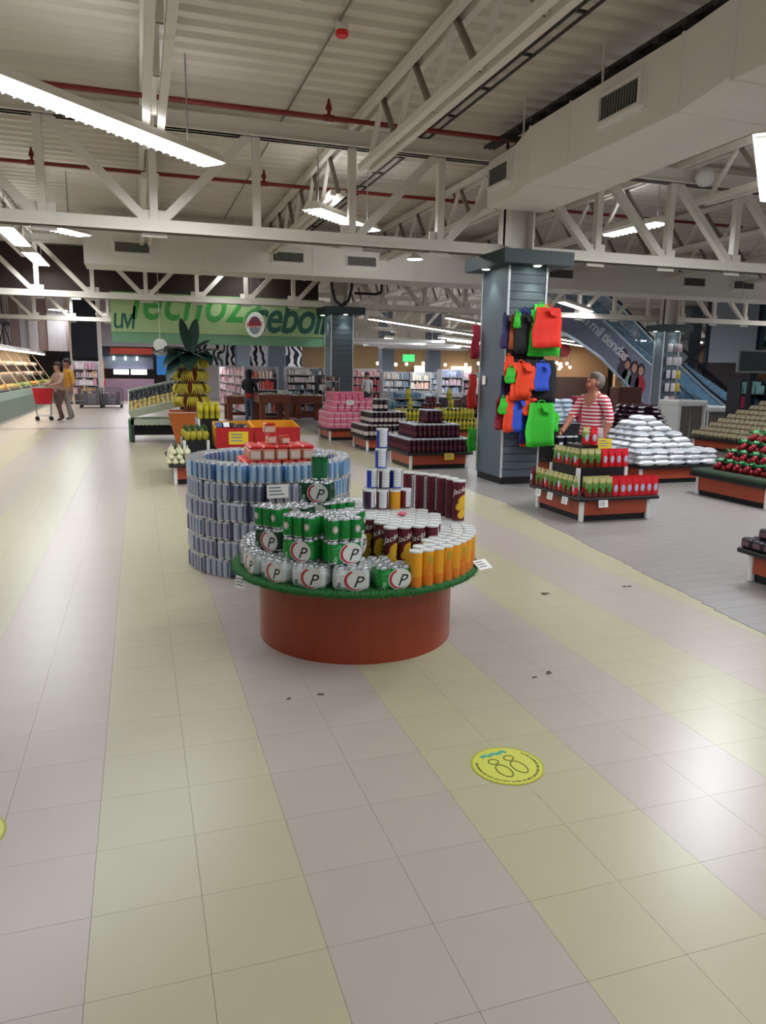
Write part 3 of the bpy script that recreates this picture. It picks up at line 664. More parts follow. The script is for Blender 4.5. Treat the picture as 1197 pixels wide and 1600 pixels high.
for kit, x, y, z, rz, lab in (
    (K_g, .945, 3.55, Z1, .12, 'green eight-pack with white emblem standing on the white packs'),
    (K_g, .765, 3.66, Z1, -.75, 'green eight-pack turned left of the emblem pack'),
    (K_gf, .95, 3.555, Z2, .1, 'clear-wrapped green can pack on top of the emblem pack'),
    (K_gf, .765, 3.67, Z2, -.7, 'clear-wrapped green can pack on the turned green pack'),
    (K_g, .93, 3.70, Z1, .1, 'green pack behind the emblem pack'), (K_gf, .94, 3.70, Z2, .1, 'clear-wrapped green can pack at the back of the front stack'),
    (K_dg, 1.03, 3.70, Z1, .9, 'dark green pack beside the maroon chip cans'), (K_gf, 1.03, 3.70, Z2, .9, 'clear-wrapped green can pack beside the maroon chip cans'),
    (K_dg, .66, 3.93, Z1, -.9, 'dark green pack low in the left back stack'), (K_gf, .66, 3.95, Z2, -.9, 'green can pack on top at the left edge of the back stack'),
    (K_dg, .78, 3.87, Z1, -.8, 'dark green pack with pale emblem in the back stack'), (K_dg, .80, 3.95, Z2, -.8, 'dark green pack tilted in the back stack'),
    (K_dg, .92, 4.02, Z2, -.5, 'dark green pack under the topmost pack'), (K_dg, .90, 4.0, Z1, -.5, 'dark green pack hidden inside the back stack'), (K_gf, 1.05, 4.03, Z2, .3, 'green can pack at the back right of the stack'), (K_dg, 1.04, 4.02, Z1, .3, 'dark green pack under the back right can pack'),
    (K_dg, .93, 4.03, Z3, -.6, 'dark green pack carrying the upright top pack')):
    spawn(kit, lab, 'drink pack', 'green packs stacked on the table', T(x, y, z, rz))
top = drink_pack('#17633a', 'top_green', '#1d6b40', None, logo=False, nx=2, ny=2)
spawn(top, 'topmost green pack standing upright on the stack', 'drink pack', 'green packs stacked on the table', T(.95, 4.05, Z4, -.4, s=(.72, .72, 1.25)))

# ------------------------------------------------------------------ ring of blue can packs
GX, GY, GR, TH = .953, 5.807, .575, .1415
rr_, hh = .0285, .139
def ring_pack(nm, c1, c2, c3):
    mm = [mat('rcan_'+nm, c1, .22, .55, var=.12, scale=40), mat('rcan_band_'+nm, c2, .25, .4), SILVER, mat('rcan_low_'+nm, c3, .25, .5)]
    can = MB().lathe([(rr_*.8, 0), (rr_, .012), (rr_, hh*.4), (rr_, hh*.6), (rr_, hh*.88), (rr_*.8, hh*.97), (rr_*.8, hh)], 14, lambda k, i: 2 if k in (0, 4, 5) else (0, 1, 0, 3, 3, 1, 0)[i % 7]).mesh('can', *mm)
    f = MB().bbox(-4*rr_-.001, 4*rr_+.001, -2*rr_-.001, 2*rr_+.001, .001, hh-.001, .02).mesh('can_pack', film('clear_film', '#eef4fa', .1, .06))
    return [('can_pack', f, None, None)]+[('can', can, 0, T((i-1.5)*rr_*2, (j-.5)*rr_*2)) for i in range(4) for j in (0, 1)]
KR = [ring_pack('sky', '#86bfe6', '#4484c4', '#b3d4ec'), ring_pack('blue', '#4a80c0', '#2a4f94', '#9ab8dc'), ring_pack('navy', '#2a3d74', '#1f2c58', '#7a86a6'), ring_pack('silver', '#c6cddc', '#56628c', '#aab2c8'), ring_pack('violet', '#b3b4cc', '#54587e', '#9c9cb8')]
tiers = 'bottom second third fourth fifth top'.split()
n = 15
for tr in range(6):
    for k in range(n):
        a = -PI/2+2*PI*(k+.5*(tr % 2))/n
        pick = R.choice((0, 0, 0, 1) if tr == 5 else (0, 1, 2, 3, 3) if tr == 4 else (3, 4, 2, 3) if tr == 3 else (3, 4, 4, 2, 3))
        rj = R.uniform(-.006, .008)
        spawn(KR[pick], f"film-wrapped can pack, {tiers[tr]} tier of the ring, {nth(k)} anticlockwise from the front", 'drink pack', 'can packs built into a ring', T(GX+(GR+rj)*math.cos(a), GY+(GR+rj)*math.sin(a), TH*tr, a+PI/2+R.uniform(-.05, .05)))
# cookie packs inside the ring
t = thing('card_drum', 'low cardboard drum inside the ring under the cookie packs', 'drum', T(GX, GY)); MB().lathe([(.42, 0), (.42, .72)], 32).obj('drum_side', mat('brown_card', '#9a7a58', .8), parent=t)
def cookie(nm, w_=.092, d_=.075, h_=.11):
    b = MB().bbox(-w_/2, w_/2, -d_/2, d_/2, 0, h_*.78, .012); c = MB().bbox(-w_/2-.001, w_/2+.001, -d_/2-.001, d_/2+.001, h_*.74, h_, .012)
    l = MB().box(-w_*.36, w_*.36, -d_/2-.002, -d_/2, h_*.14, h_*.62)
    return [('cookie_pack', b.mesh('cookie_pack', mat('cookie_body', '#d99a80', .35, var=.25, scale=60)), None, None), ('red_top', c.mesh('red_top', mat('cookie_red', '#d62f2c', .3)), 0, None), ('label_print', l.mesh('label_print', mat('cookie_label', '#e6cfc0', .4, var=.2, scale=90)), 0, None)]
KC = cookie('a')
for lv, (nx, ny, z) in enumerate(((6, 5, .72), (5, 4, .83))):
    for j in range(ny):
        for i in range(nx):
            if 0 < j < ny-1 and 0 < i < nx-1 and lv == 0: continue
            spawn(KC, f"red-topped cookie pack, {nth(i)} from left, {nth(j)} row back, {('lower', 'upper')[lv]} layer in ring", 'cookie pack', 'cookie packs inside the can ring', T(GX+.06-(nx-1)*.05+.1*i+R.uniform(-.004, .004), GY-.22+.085*j, z, R.uniform(-.06, .06)))
spawn(KC, 'cookie pack standing on the cookie stack under the topmost', 'cookie pack', 'cookie packs inside the can ring', T(GX+.0, GY-.1, .94, .1, s=(.8, 1, .75))); spawn(KC, 'topmost cookie pack of the stack in the ring', 'cookie pack', 'cookie packs inside the can ring', T(GX-.01, GY-.08, 1.022, -.05, s=(1, 1, .7)))
spawn(KC, 'cookie pack leaning beside the topmost pair', 'cookie pack', 'cookie packs inside the can ring', T(GX+.1, GY-.1, .94, .3, s=(.8, 1, .6)))

# ------------------------------------------------------------------ floor stickers
YST = mat('sticker_yellow', '#c9ca58', .4, var=.05); OUT = mat('sticker_ink', '#4d4f22', .6); TEAL = mat('sticker_teal', '#3aa79a', .5); DY = mat('sticker_edge', '#a9a52e', .5)
def sticker(x, y, label, rz):
    t = thing('floor_sticker', label, 'floor sticker', T(x, y, .0005, rz), 'yellow distance stickers')
    MB().lathe([(.142, 0), (.142, .0012)], 48).obj('edge_ring', DY, parent=t); MB().lathe([(.134, .0012), (.134, .0016)], 48).obj('disc', YST, parent=t)
    for sx in (-.03, .03):
        m = MB()
        for cx, cy, rx, ry in ((sx*1.15, .03, .026, .046), (sx*1.2, -.042, .02, .019)):
            for q in range(22):
                a, b = 2*PI*q/22, 2*PI*(q+1)/22; m.beam((cx+rx*math.cos(a), -cy-ry*math.sin(a), .0022), (cx+rx*math.cos(b), -cy-ry*math.sin(b), .0022), .004, .0012)
        stuff(m.obj('footprint', OUT, parent=t))
    m = MB()
    for k in range(46):
        a = math.radians(150+R.uniform(-1, 1)+240*k/46); a = a if k % 9 else a+.02
        for q in range(2): m.box(-.0035+.004*q, -.0015+.004*q, -.005, .005, .0016, .0024, M=Matrix.Rotation(a, 4, 'Z') @ T(.118, 0, 0, PI/2))
    stuff(m.obj('print_mark', OUT, parent=t))
    m = MB()
    for k in range(9): m.ball((-.055+.013*k, .092+.004*math.sin(k*2), .0018), .0075, .011, .001, seg=8, rows=4)
    stuff(m.obj('teal_mark', TEAL, parent=t))
sticker(1.30, 2.37, 'yellow round floor sticker with two footprints on the yellow stripe', .14)
sticker(-.62, 2.47, 'yellow round floor sticker cut by the left picture edge', .2)
# ------------------------------------------------------------------ display islands
def island(label, x0, x1, y0, y1, zr=.26, rimc=None, corner=True):
    t = thing('display_island', label, 'display island', T((x0+x1)/2, (y0+y1)/2), 'orange-sided display islands'); w2, d2 = (x1-x0)/2, (y1-y0)/2
    MB().box(-w2+.03, w2-.03, -d2+.03, d2-.03, 0, .075).obj('plinth', BLACK, parent=t)
    for a, l, q in ((0, w2, d2), (PI, w2, d2), (PI/2, d2, w2), (-PI/2, d2, w2)):
        MB().box(-l+.03, l-.03, -q, -q+.02, .07, zr-.03, M=Matrix.Rotation(a, 4, 'Z')).obj('side_panel', ORANGEW, parent=t)
    if corner:
        for sx in (-1, 1):
            for sy in (-1, 1): MB().bbox(sx*(w2-.012)-.022, sx*(w2-.012)+.022, sy*(d2-.012)-.022, sy*(d2-.012)+.022, 0, zr-.03, .008).obj('corner_post', WHITE, parent=t)
    MB().bbox(-w2-.07, w2+.07, -d2-.07, d2+.07, zr-.035, zr, .008).obj('rim', rimc or BLACK, parent=t)
    return t
def riser(t, x0, x1, y0, y1, z0, z1, posts=True):
    o = t.matrix_world.translation if False else t.location
    x0 -= o.x; x1 -= o.x; y0 -= o.y; y1 -= o.y
    r = MB().box(x0, x1, y0, y1, z0, z1).obj('riser', BLACK, parent=t)
    if posts:
        for x in (x0, x1):
            for y in (y0, y1): MB().box(x-.018, x+.018, y-.018, y+.018, z0, z1-.001).obj('corner_post', WHITE, parent=r)
def pouch(nm, w_, d_, h_, cols, disc=None):
    """stand-up pouch: flat foot, full belly, crimped top seal; cols are bands from the foot up"""
    rows = [(0, 1, .9), (.12, 1, 1), (.45, .98, .9), (.72, .97, .6), (.88, .98, .18), (.93, 1, .06), (1, 1, .06)]
    n = 10; v = []; f = []; mi = []
    for z, a, b in rows:
        for i in range(n):
            an = 2*PI*i/n; cx, cy = math.cos(an), math.sin(an); ex = .6
            v.append((w_/2*a*math.copysign(abs(cx)**ex, cx), d_/2*b*math.copysign(abs(cy)**ex, cy), h_*z))
    nb = len(cols)
    for k in range(len(rows)-1):
        zc = (rows[k][0]+rows[k+1][0])/2
        for i in range(n): f.append((k*n+i, k*n+(i+1)%n, (k+1)*n+(i+1)%n, (k+1)*n+i)); mi.append(min(nb-1, int(zc*nb)))
    m = MB(); m.add(v, f, mi, True); m.add(v[-n:], [list(range(n))], nb-1); m.add(v[:n], [list(range(n))[::-1]], 0)
    kit = [(nm, m.mesh(nm, *cols), None, None)]
    if disc:
        d = MB(); k = 14; y = -d_/2*.98-.001
        d.add([(0, y-.002, h_*.42)]+[(w_*.28*math.cos(2*PI*q/k), y+.003*abs(math.cos(2*PI*q/k))**2, h_*.42+h_*.2*math.sin(2*PI*q/k)) for q in range(k)], [(0, 1+q, 1+(q+1)%k) for q in range(k)])
        kit.append(('label_print', d.mesh('label_print', disc), 0, None))
    return kit
pr = mat('pouch_red', '#cf1f2a', .25, var=.15, scale=25, bump=.2); pdk = mat('pouch_brown', '#6e2a1c', .28, var=.3, scale=30); pgo = mat('pouch_gold', '#b9b27a', .28, var=.2, scale=30, bump=.2); pgr = mat('pouch_green', '#6f8f45', .3, var=.3, scale=25)
plb = mat('pouch_label', '#b8bfd8', .4, var=.2, scale=60); plg = mat('pouch_label_green', '#3f8f3a', .4); pmr = mat('pouch_maroon', '#5c1018', .3)
K_pr = pouch('coffee_packet', .086, .05, .2, [pr, pr, pr], plb); K_pg = pouch('coffee_packet', .08, .05, .205, [pdk, pdk, pgr, pgo, pgo], plg); K_pd = pouch('coffee_packet', .08, .05, .205, [pdk, pr, pgr, pgo], plb); K_pm = pouch('coffee_packet', .085, .05, .2, [pmr, pmr, pmr], plb)
A = island('display island of red and green coffee packets beside the grey floor edge', 4.27, 5.1, 6.5, 7.4)
riser(A, 4.5, 5.1, 6.95, 7.5, .26, .5); riser(A, 4.68, 5.0, 7.15, 7.5, .5, .72, False)
G = 'coffee packets'
for k in range(9): spawn(K_pg if k % 3 else K_pd, f"green-topped coffee packet, {nth(k)} along the left side of the lower tier", 'packet', G, T(4.25, 6.6+.095*k, .262, -PI/2+R.uniform(-.15, .15)))
spawn(K_pm, 'maroon coffee packet at the far left end of the lower tier', 'packet', G, T(4.24, 7.46, .262, -PI/2))
for k in range(11): spawn(K_pr if k > 3 else K_pg, f"{'red' if k > 3 else 'green-topped'} coffee packet, {nth(k)} along the front of the lower tier", 'packet', G, T(4.33+.081*k, 6.49+R.uniform(-.006, .006), .262, R.uniform(-.15, .15)))
for k in range(11): spawn(K_pr if k > 3 else K_pd, f"coffee packet in second row, {nth(k)} along the lower tier front", 'packet', G, T(4.36+.081*k, 6.58, .262, R.uniform(-.15, .15)))
for k in range(6): spawn(K_pg if k % 2 else K_pd, f"green-topped coffee packet, {nth(k)} along the left side of the upper tier", 'packet', G, T(4.53, 7.04+.085*k, .502, -PI/2+R.uniform(-.15, .15)))
for k in range(7): spawn(K_pr if k > 2 else K_pg, f"{'red' if k > 2 else 'green-topped'} coffee packet, {nth(k)} along the front of the upper tier", 'packet', G, T(4.58+.088*k, 6.99, .502, R.uniform(-.12, .12)))
spawn(K_pd, 'brown coffee packet standing alone on the top block', 'packet', G, T(4.73, 7.2, .722)); spawn(K_pr, 'red coffee packet standing on the top block', 'packet', G, T(4.83, 7.2, .722))
spawn(pouch('coffee_packet', .07, .04, .19, [film('packet_film', '#e8e0e4', .4)]), 'clear packet standing right of the top red one', 'packet', G, T(4.93, 7.22, .722))
price_card('yellow price card below the top coffee packets', T(4.86, 7.02, .755, 0, -.1), .17, .11, CARDM)
for x, y, rz, lab in ((4.195, 7.25, -PI/2, 'white price card on the left side of the coffee rim, farthest'), (4.195, 7.0, -PI/2, 'white price card on the left side of the coffee rim, middle'), (4.195, 6.7, -PI/2, 'white price card on the left side of the coffee rim, nearest'), (4.48, 6.425, 0, 'white price card on the front of the coffee rim')):
    price_card(lab, T(x, y, .2, rz, -.15), .11, .075)
def grid(kit, label, cat, group, x0, x1, y0, y1, z, p, py=None, deep=2, jit=.004, rot=0, inner=False, rj=.1, back=True):
    """rows of one kind filling a tier; the cells nobody can see (inside, under the next tier) stay empty"""
    py = py or p; nx = max(1, int((x1-x0)/p+.3)); ny = max(1, int((y1-y0)/py+.3)); c = 0
    for j in range(ny):
        for i in range(nx):
            if not inner and j >= deep and i >= deep and (not back or (j < ny-1 and i < nx-1)): continue
            spawn(kit, label.format(i=nth(i), j=nth(j)), cat, group, T(x0+(x1-x0)*(i+.5)/nx+R.uniform(-jit, jit), y0+(y1-y0)*(j+.5)/ny+R.uniform(-jit, jit), z, rot+R.uniform(-rj, rj))); c += 1
    return c
def bottle_kit(nm, body, cap, r, h, label=None, neck=.5, seg=10, rough=.25):
    b = mat('b_'+nm, body, rough, var=.12, scale=30); c = mat('c_'+nm, cap, .35); l = mat('l_'+nm, label or body, .45, var=.15, scale=60)
    m = MB().lathe([(r*.9, 0), (r, h*.05), (r, h*.2), (r, h*.5), (r, h*.72), (r*neck, h*.86), (r*neck, h*.9), (r*neck*1.15, h*.91), (r*neck*1.1, h)], seg, [0, 0, 1, 0, 0, 0, 2, 2])
    return [(nm, m.mesh(nm, b, l, c), None, None)]
# rice
RB = mat('rice_bag_white', '#e6e6ea', .65, var=.1, scale=30, bump=.3); RB2 = mat('rice_bag_grey', '#b4b7bd', .65, var=.15, scale=30); 
B = island('display island under the pyramid of white rice bags', 6.6, 7.72, 8.65, 9.85)
kr = []
for q in range(3):
    b = MB().pillow(.27, .18, .085, 0); p = MB()
    p.add([(-.08, -.092, .03), (.08, -.092, .03), (.08, -.088, .055), (-.08, -.088, .055), (-.07, -.04, .0855), (.07, -.04, .0855), (.07, .04, .0855), (-.07, .04, .0855)], [(0, 1, 2, 3), (4, 5, 6, 7)])
    kr.append([('rice_bag', b.mesh('rice_bag', RB if q < 2 else RB2), None, None), ('print_panel', p.mesh('print_panel', RB2 if q < 2 else RB), 0, None)])
z = .262
for lv, (a0, a1, b0, b1) in enumerate(((6.5, 7.85, 8.55, 9.9), (6.5, 7.85, 8.57, 9.9), (6.5, 7.84, 8.58, 9.9), (6.55, 7.6, 8.75, 9.8), (6.6, 7.58, 8.8, 9.75), (6.65, 7.5, 8.9, 9.7), (6.75, 7.4, 9.0, 9.6), (6.8, 7.3, 9.1, 9.55), (6.9, 7.25, 9.15, 9.5))):
    grid(kr[lv % 3 if lv % 4 else 0], "white rice bag, {i} from left in {j} row, "+nth(lv)+" layer of pyramid", 'rice bag', 'white rice bags', a0, a1, b0, b1, z, .275, .19, 2, .012, 0, lv > 6, .12, False); z += .072
# strawberries / tomatoes
Cc = island('display island of red netted packs with green tops and turf rim', 6.78, 8.2, 6.6, 7.75, .28)
TF2 = mat('dark_turf', '#2d3a2a', .95, var=.4, scale=70, bump=.6); MB().bbox(-.78, .78, -.645, .645, .28, .34, .02).obj('turf_cover', TF2, parent=Cc)
rm = mat('net_red', '#8e1a26', .4, var=.4, scale=70, bump=.5); gm = mat('leaf_green', '#3a8a52', .5, var=.4, scale=60)
b = MB()
for k in range(7): b.ball((R.uniform(-.055, .055), R.uniform(-.045, .045), .03+.022*(k % 3)), .036, seg=8, rows=5)
l = MB()
for k in range(14):
    a = 2*PI*k/8.7; q = R.uniform(.65, 1.0); l.add([(0, 0, .09), (.06*q*math.cos(a)-.02*math.sin(a), .06*q*math.sin(a)+.02*math.cos(a), .15*q), (.1*q*math.cos(a), .1*q*math.sin(a), .11), (.06*q*math.cos(a)+.02*math.sin(a), .06*q*math.sin(a)-.02*math.cos(a), .14*q)], [(0, 1, 2, 3)])
K_st = [('berry_pack', b.mesh('berry_pack', rm), None, None), ('green_top', l.mesh('green_top', gm), 0, None)]
for lv, (a0, a1, b0, b1, z) in enumerate(((6.86, 8.1, 6.68, 7.65, .34), (6.98, 8.1, 6.85, 7.6, .46), (7.1, 8.1, 7.0, 7.55, .58), (7.22, 8.1, 7.12, 7.5, .7))):
    if lv: riser(Cc, a0-.03, a1, b0-.03, b1, .34, z-.002, False)
    grid(K_st, "red berry pack with green top, {i} across in {j} row, "+nth(lv)+" step", 'berry pack', 'red berry packs', a0, a1, b0, b1, z, .165, .16, 1, .008, 0, lv == 3, .5)
# dark island at the right picture edge
D_ = island('display island with dark packs cut by the right picture edge', 4.27, 5.3, 3.3, 4.25, .25)
dkm = mat('dark_pack', '#1c1626', .3, var=.4, scale=40); dkw = mat('dark_pack_label', '#6b4a55', .4)
K_dk = [('dark_pack', MB().bbox(-.05, .05, -.04, .04, 0, .075, .012).mesh('dark_pack', dkm), None, None), ('label_print', MB().box(-.03, .03, -.042, -.04, .02, .055).mesh('label_print', dkw), 0, None)]
for lv in range(3): grid(K_dk, "dark purple pack, {i} across in {j} row, "+nth(lv)+" layer", 'pack', 'dark purple packs', 4.21+.08*lv, 4.72, 3.6, 4.31-.08*lv, .252+.076*lv, .09, .105, 9, .004, -PI/2, True)
# bottle pyramids
E_ = island('display island under the pyramid of dark bottles, yellow card in front', 3.98, 4.95, 10.82, 11.8)
K_b1 = bottle_kit('dark_bottle', '#35101f', '#b9bfc8', .036, .215, '#4b1a2c', .75)
G = 'dark bottles in the pyramid'
grid(K_b1, "dark bottle with silver cap, {i} across in {j} row, lowest tier", 'bottle', G, 3.92, 5.0, 10.77, 11.85, .262, .077, None, 2)
riser(E_, 4.08, 4.86, 10.95, 11.7, .26, .47, False); grid(K_b1, "dark bottle with silver cap, {i} across in {j} row, middle tier", 'bottle', G, 4.07, 4.87, 10.93, 11.72, .478, .077, None, 2)
riser(E_, 4.3, 4.72, 11.2, 11.6, .47, .67, False); grid(K_b1, "dark bottle with silver cap, {i} across in {j} row, top block", 'bottle', G, 4.35, 4.66, 11.15, 11.5, .692, .077, None, 9)
price_card('yellow price card on the front of the dark bottle island', T(4.6, 10.74, .2, 0, -.1), .16, .1, CARDM)
F_ = island('display island of dark bottles with white labels behind the tower of blue cans', 4.08, 5.0, 13.5, 14.45)
K_b2 = bottle_kit('sauce_bottle', '#23141c', '#c9c3bf', .042, .24, '#b5a9a4', .7)
G = 'dark bottles with white labels'
grid(K_b2, "white-labelled dark bottle, {i} across in {j} row, lower tier", 'bottle', G, 4.02, 5.06, 13.44, 14.5, .262, .09, None, 2)
riser(F_, 4.2, 4.9, 13.65, 14.35, .26, .5, False); grid(K_b2, "white-labelled dark bottle, {i} across in {j} row, upper tier", 'bottle', G, 4.18, 4.92, 13.62, 14.38, .503, .09, None, 2)
riser(F_, 4.35, 4.7, 13.85, 14.2, .5, .74, False)
for k in range(6): spawn(K_b2, f"white-labelled dark bottle on the top block, {nth(k)}", 'bottle', G, T(4.38+.1*(k % 3), 13.9+.1*(k//3), .745))
# pink
G_ = island('display island under the heap of pink packs', 3.92, 4.98, 15.8, 16.8)
pk = [mat('pink_pack', '#d9708c', .4, var=.25, scale=40), mat('pink_pack_light', '#e39aa8', .4, var=.25, scale=40)]
kp = [[('pink_pack', MB().bbox(-.068, .068, -.05, .05, 0, .058, .012).mesh('pink_pack', m), None, None)] for m in pk]
for lv in range(13):
    a0 = 3.88+(.0 if lv < 6 else .1 if lv < 9 else .17); b0 = 15.75+(.0 if lv < 6 else .12 if lv < 10 else .2); a1 = 5.0-(0 if lv < 7 else .08 if lv < 11 else .25)
    grid(kp[lv % 2 if R.random() < .5 else 0], "pink pack, {i} across in {j} row, "+nth(lv)+" layer", 'pack', 'pink packs', a0, a1, b0, 16.7, .262+.06*lv, .142, .106, 1, .003, 0, lv > 11, .03, lv in (5, 8, 9))
riser(G_, 4.25, 4.7, 16.0, 16.6, .26, .97, False)
price_card('white sign at the top of the pink packs', T(4.4, 15.865, .82), .16, .1)
# yellow oil bottles
K_y = bottle_kit('yellow_bottle', '#b7ac2a', '#c9c23a', .042, .22, '#8c8a2e', .4)
for x0, x1, y, lab, tp in ((5.25, 6.15, 14.9, 'display island of yellow-green oil bottles left', 3), (6.3, 7.3, 15.2, 'display island of yellow oil bottles right, beside the clad column', 3)):
    I = island(lab, x0, x1, y, y+1.0); w_ = 'left' if x0 < 6 else 'right'; G = f'yellow oil bottles on the {w_} island'
    grid(K_y, "yellow oil bottle, {i} across in {j} row, lower tier of "+w_+" island", 'bottle', G, x0-.05, x1+.05, y-.05, y+1, .262, .09, None, 1)
    riser(I, x0+.15, x1-.15, y+.15, y+.85, .26, .47, False); grid(K_y, "yellow oil bottle, {i} across in {j} row, middle tier of "+w_+" island", 'bottle', G, x0+.13, x1-.13, y+.13, y+.87, .485, .09, None, 1)
    riser(I, x0+.3, x1-.4, y+.35, y+.75, .47, .7, False)
    for lv in range(2): grid(K_y, "yellow oil bottle, {i} across in {j} row, "+nth(lv)+" top layer of "+w_+" island", 'bottle', G, x0+.35, x1-.5+.1*(1-lv)-.1, y+.38, y+.6, .705+.22*lv, .09, None, 9)
    if w_ == 'right': price_card('yellow price card on the island of yellow oil bottles', T(6.45, y-.08, .22), .15, .1, CARDM)
# further stacks between
K_m2 = bottle_kit('maroon_jar', '#5a1a26', '#8f8f95', .045, .16, '#7d3a3a', .85)
I = island('small display island of maroon jars behind the yellow bottles', 6.6, 7.4, 17.2, 17.9)
for lv in range(4): grid(K_m2, "maroon jar, {i} across in {j} row, "+nth(lv)+" tier", 'jar', 'maroon jars', 6.6+.1*lv, 7.4-.1*lv, 17.2+.08*lv, 17.8, .262+.162*lv, .1, None, 1)
wm = film('water_film', '#a9c3d0', .5)
K_wb = bottle_kit('water_bottle', '#7f9aa6', '#cfd6da', .05, .26, '#5d7f96', .4)
I = island('low display island of water bottles behind the dark sauce bottles', 5.6, 6.8, 18.2, 19.1)
riser(I, 5.75, 6.2, 18.4, 18.9, .26, .52, False)
for lv in range(2): grid(K_wb, "pale water bottle, {i} across in {j} row, "+('lower', 'upper')[lv]+" layer", 'bottle', 'pale water bottles', 5.6, 6.8-.5*lv, 18.2, 19, .262+.262*lv, .11, None, 1)
# dark packages behind the woman
I = island('display island of black packages behind the striped woman', 5.75, 6.45, 9.4, 10.2)
bp = mat('black_package', '#15161b', .35, var=.3, scale=40); wp = mat('package_white', '#c9cbd2', .4, var=.3, scale=80)
K_bp = [('black_package', MB().bbox(-.06, .06, -.04, .04, 0, .17, .01).mesh('black_package', bp), None, None), ('white_top', MB().bbox(-.061, .061, -.041, .041, .145, .175, .01).mesh('white_top', wp), 0, None), ('label_print', MB().box(-.03, .03, -.043, -.04, .05, .085).mesh('label_print', wp), 0, None)]
for lv in range(3): grid(K_bp, "black package with white top, {i} across in {j} row, "+nth(lv)+" tier", 'package', 'black packages', 5.7+.04*lv, 6.5-.08*lv, 9.35+.1*lv, 10.1, .262+.178*lv, .128, .09, 1)
rb = mat('red_carton', '#8d2038', .4, var=.2, scale=30); bb = mat('pale_blue_bag', '#b5c3d2', .4, var=.15, scale=30, bump=.3)
K_rc = [('red_carton', MB().bbox(-.09, .09, -.06, .06, 0, .075, .01).mesh('red_carton', rb), None, None)]; K_pb = [('pale_bag', MB().pillow(.2, .14, .07).mesh('pale_bag', bb), None, None)]
for lv in range(5):
    for k in range(2): spawn(K_rc, f"dark red carton, {nth(k)} in the {nth(lv)} layer on the black packages", 'carton', 'dark red cartons', T(6.22+.19*k, 9.62+.03*lv, .8+.077*lv, R.uniform(-.08, .08)))
    for k in range(2): spawn(K_pb, f"pale blue bag, {nth(k)} in the {nth(lv)} layer beside the column bags", 'bag', 'pale blue bags', T(5.82+.2*k, 9.62+.03*lv, .8+.068*lv, R.uniform(-.08, .08)))
MB().box(-.4, .36, -.28, .33, .26, .79).obj('riser', BLACK, parent=I)
# purple bags
I = island('display island of flat dark purple bags behind the rice', 8.35, 9.35, 11.3, 12.2)
pb_ = mat('purple_bag', '#3d1f30', .35, var=.3, scale=30, bump=.3); K_pu = [('purple_bag', MB().pillow(.25, .2, .085, n=4).mesh('purple_bag', pb_), None, None), ('print_panel', MB().box(-.06, .06, -.098, -.092, .03, .06).mesh('print_panel', wp), 0, None)]
for lv in range(9): grid(K_pu, "dark purple bag, {i} across in {j} row, "+nth(lv)+" layer", 'bag', 'flat purple bags', 8.32+.02*lv, 9.4-.04*lv, 11.25+.02*lv, 12.1, .262+.078*lv, .26, .21, 1, .01, 0, lv > 7, .1, False)
riser(I, 8.7, 9.15, 11.55, 11.95, .26, .88, False)
price_card('white price card on the heap of purple bags', T(9.0, 11.283, .45), .14, .1)
# straw coloured bags
I = island('display island under the wide heap of straw-coloured bags', 11.1, 12.7, 11.0, 12.9, .25)
sb = mat('straw_bag', '#b5a88a', .6, var=.3, scale=35, bump=.4); K_sw = [('straw_bag', MB().pillow(.135, .12, .13, n=4).mesh('straw_bag', sb), None, None)]
for lv in range(8): grid(K_sw, "straw-coloured bag, {i} across in {j} row, "+nth(lv)+" layer", 'bag', 'straw-coloured bags', 11.05+.07*lv+(.1 if lv > 5 else 0), 12.7, 10.95+.03*lv, 12.95-.16*lv, .255+.093*lv, .13, .12, 2 if lv == 7 else 1, .008, 0, False, .2, False)
MB().box(-.3, .75, -.7, .4, .25, .8).obj('riser', BLACK, parent=I)

# ------------------------------------------------------------------ produce island behind the ring
K_ = island('display island of garlic, pineapples and red boxes behind the can ring', .4, 2.35, 10.0, 11.5, .27)
gl = mat('garlic_white', '#d5d3b0', .6, var=.15, scale=40)
g = MB().lathe([(.005, 0), (.035, .01), (.045, .03), (.03, .055), (.01, .075), (.006, .11)], 10)
K_ga = [('garlic', g.mesh('garlic', gl), None, None)]
for lv in range(3): grid(K_ga, "garlic bulb, {i} across in {j} row, "+nth(lv)+" layer", 'garlic', 'garlic bulbs', .3+.02*lv, .62, 9.93+.02*lv, 10.5, .272+.06*lv, .085, None, 1, .01, 0, lv == 2, 1)
hb = MB()
for k in range(60):
    a = R.random()*6.28; r = .12*R.random()**.5; x, y = r*math.cos(a), r*math.sin(a); hb.add([(x-.012, y, .0), (x+.012, y, 0), (x+R.uniform(-.04, .04), y+R.uniform(-.04, .04), R.uniform(.07, .14))], [(0, 1, 2)])
tag(hb.obj('herb_bunch', mat('herb_green', '#3c5a3c', .7, var=.4, scale=50)), 'dark green herb bunch behind the garlic', 'herbs').matrix_world = T(.55, 10.42, .40)
riser(K_, .55, .86, 10.25, 10.8, .27, .56)
pn = MB().lathe([(.02, 0), (.042, .02), (.048, .06), (.042, .1), (.02, .12)], 10); pt = MB()
for k in range(10):
    a = k*2.4; r = .012+.003*k; pt.add([(.012*math.cos(a+1.57), .012*math.sin(a+1.57), .115), (.012*math.cos(a-1.57), .012*math.sin(a-1.57), .115), (r*1.6*math.cos(a), r*1.6*math.sin(a), .2-.006*k)], [(0, 1, 2)])
K_pi = [('pineapple', pn.mesh('pineapple', mat('pine_yellow', '#a89a2c', .6, var=.4, scale=90, bump=.6)), None, None), ('leaf_top', pt.mesh('leaf_top', mat('pine_green', '#2f5a22', .6, var=.3)), 0, None)]
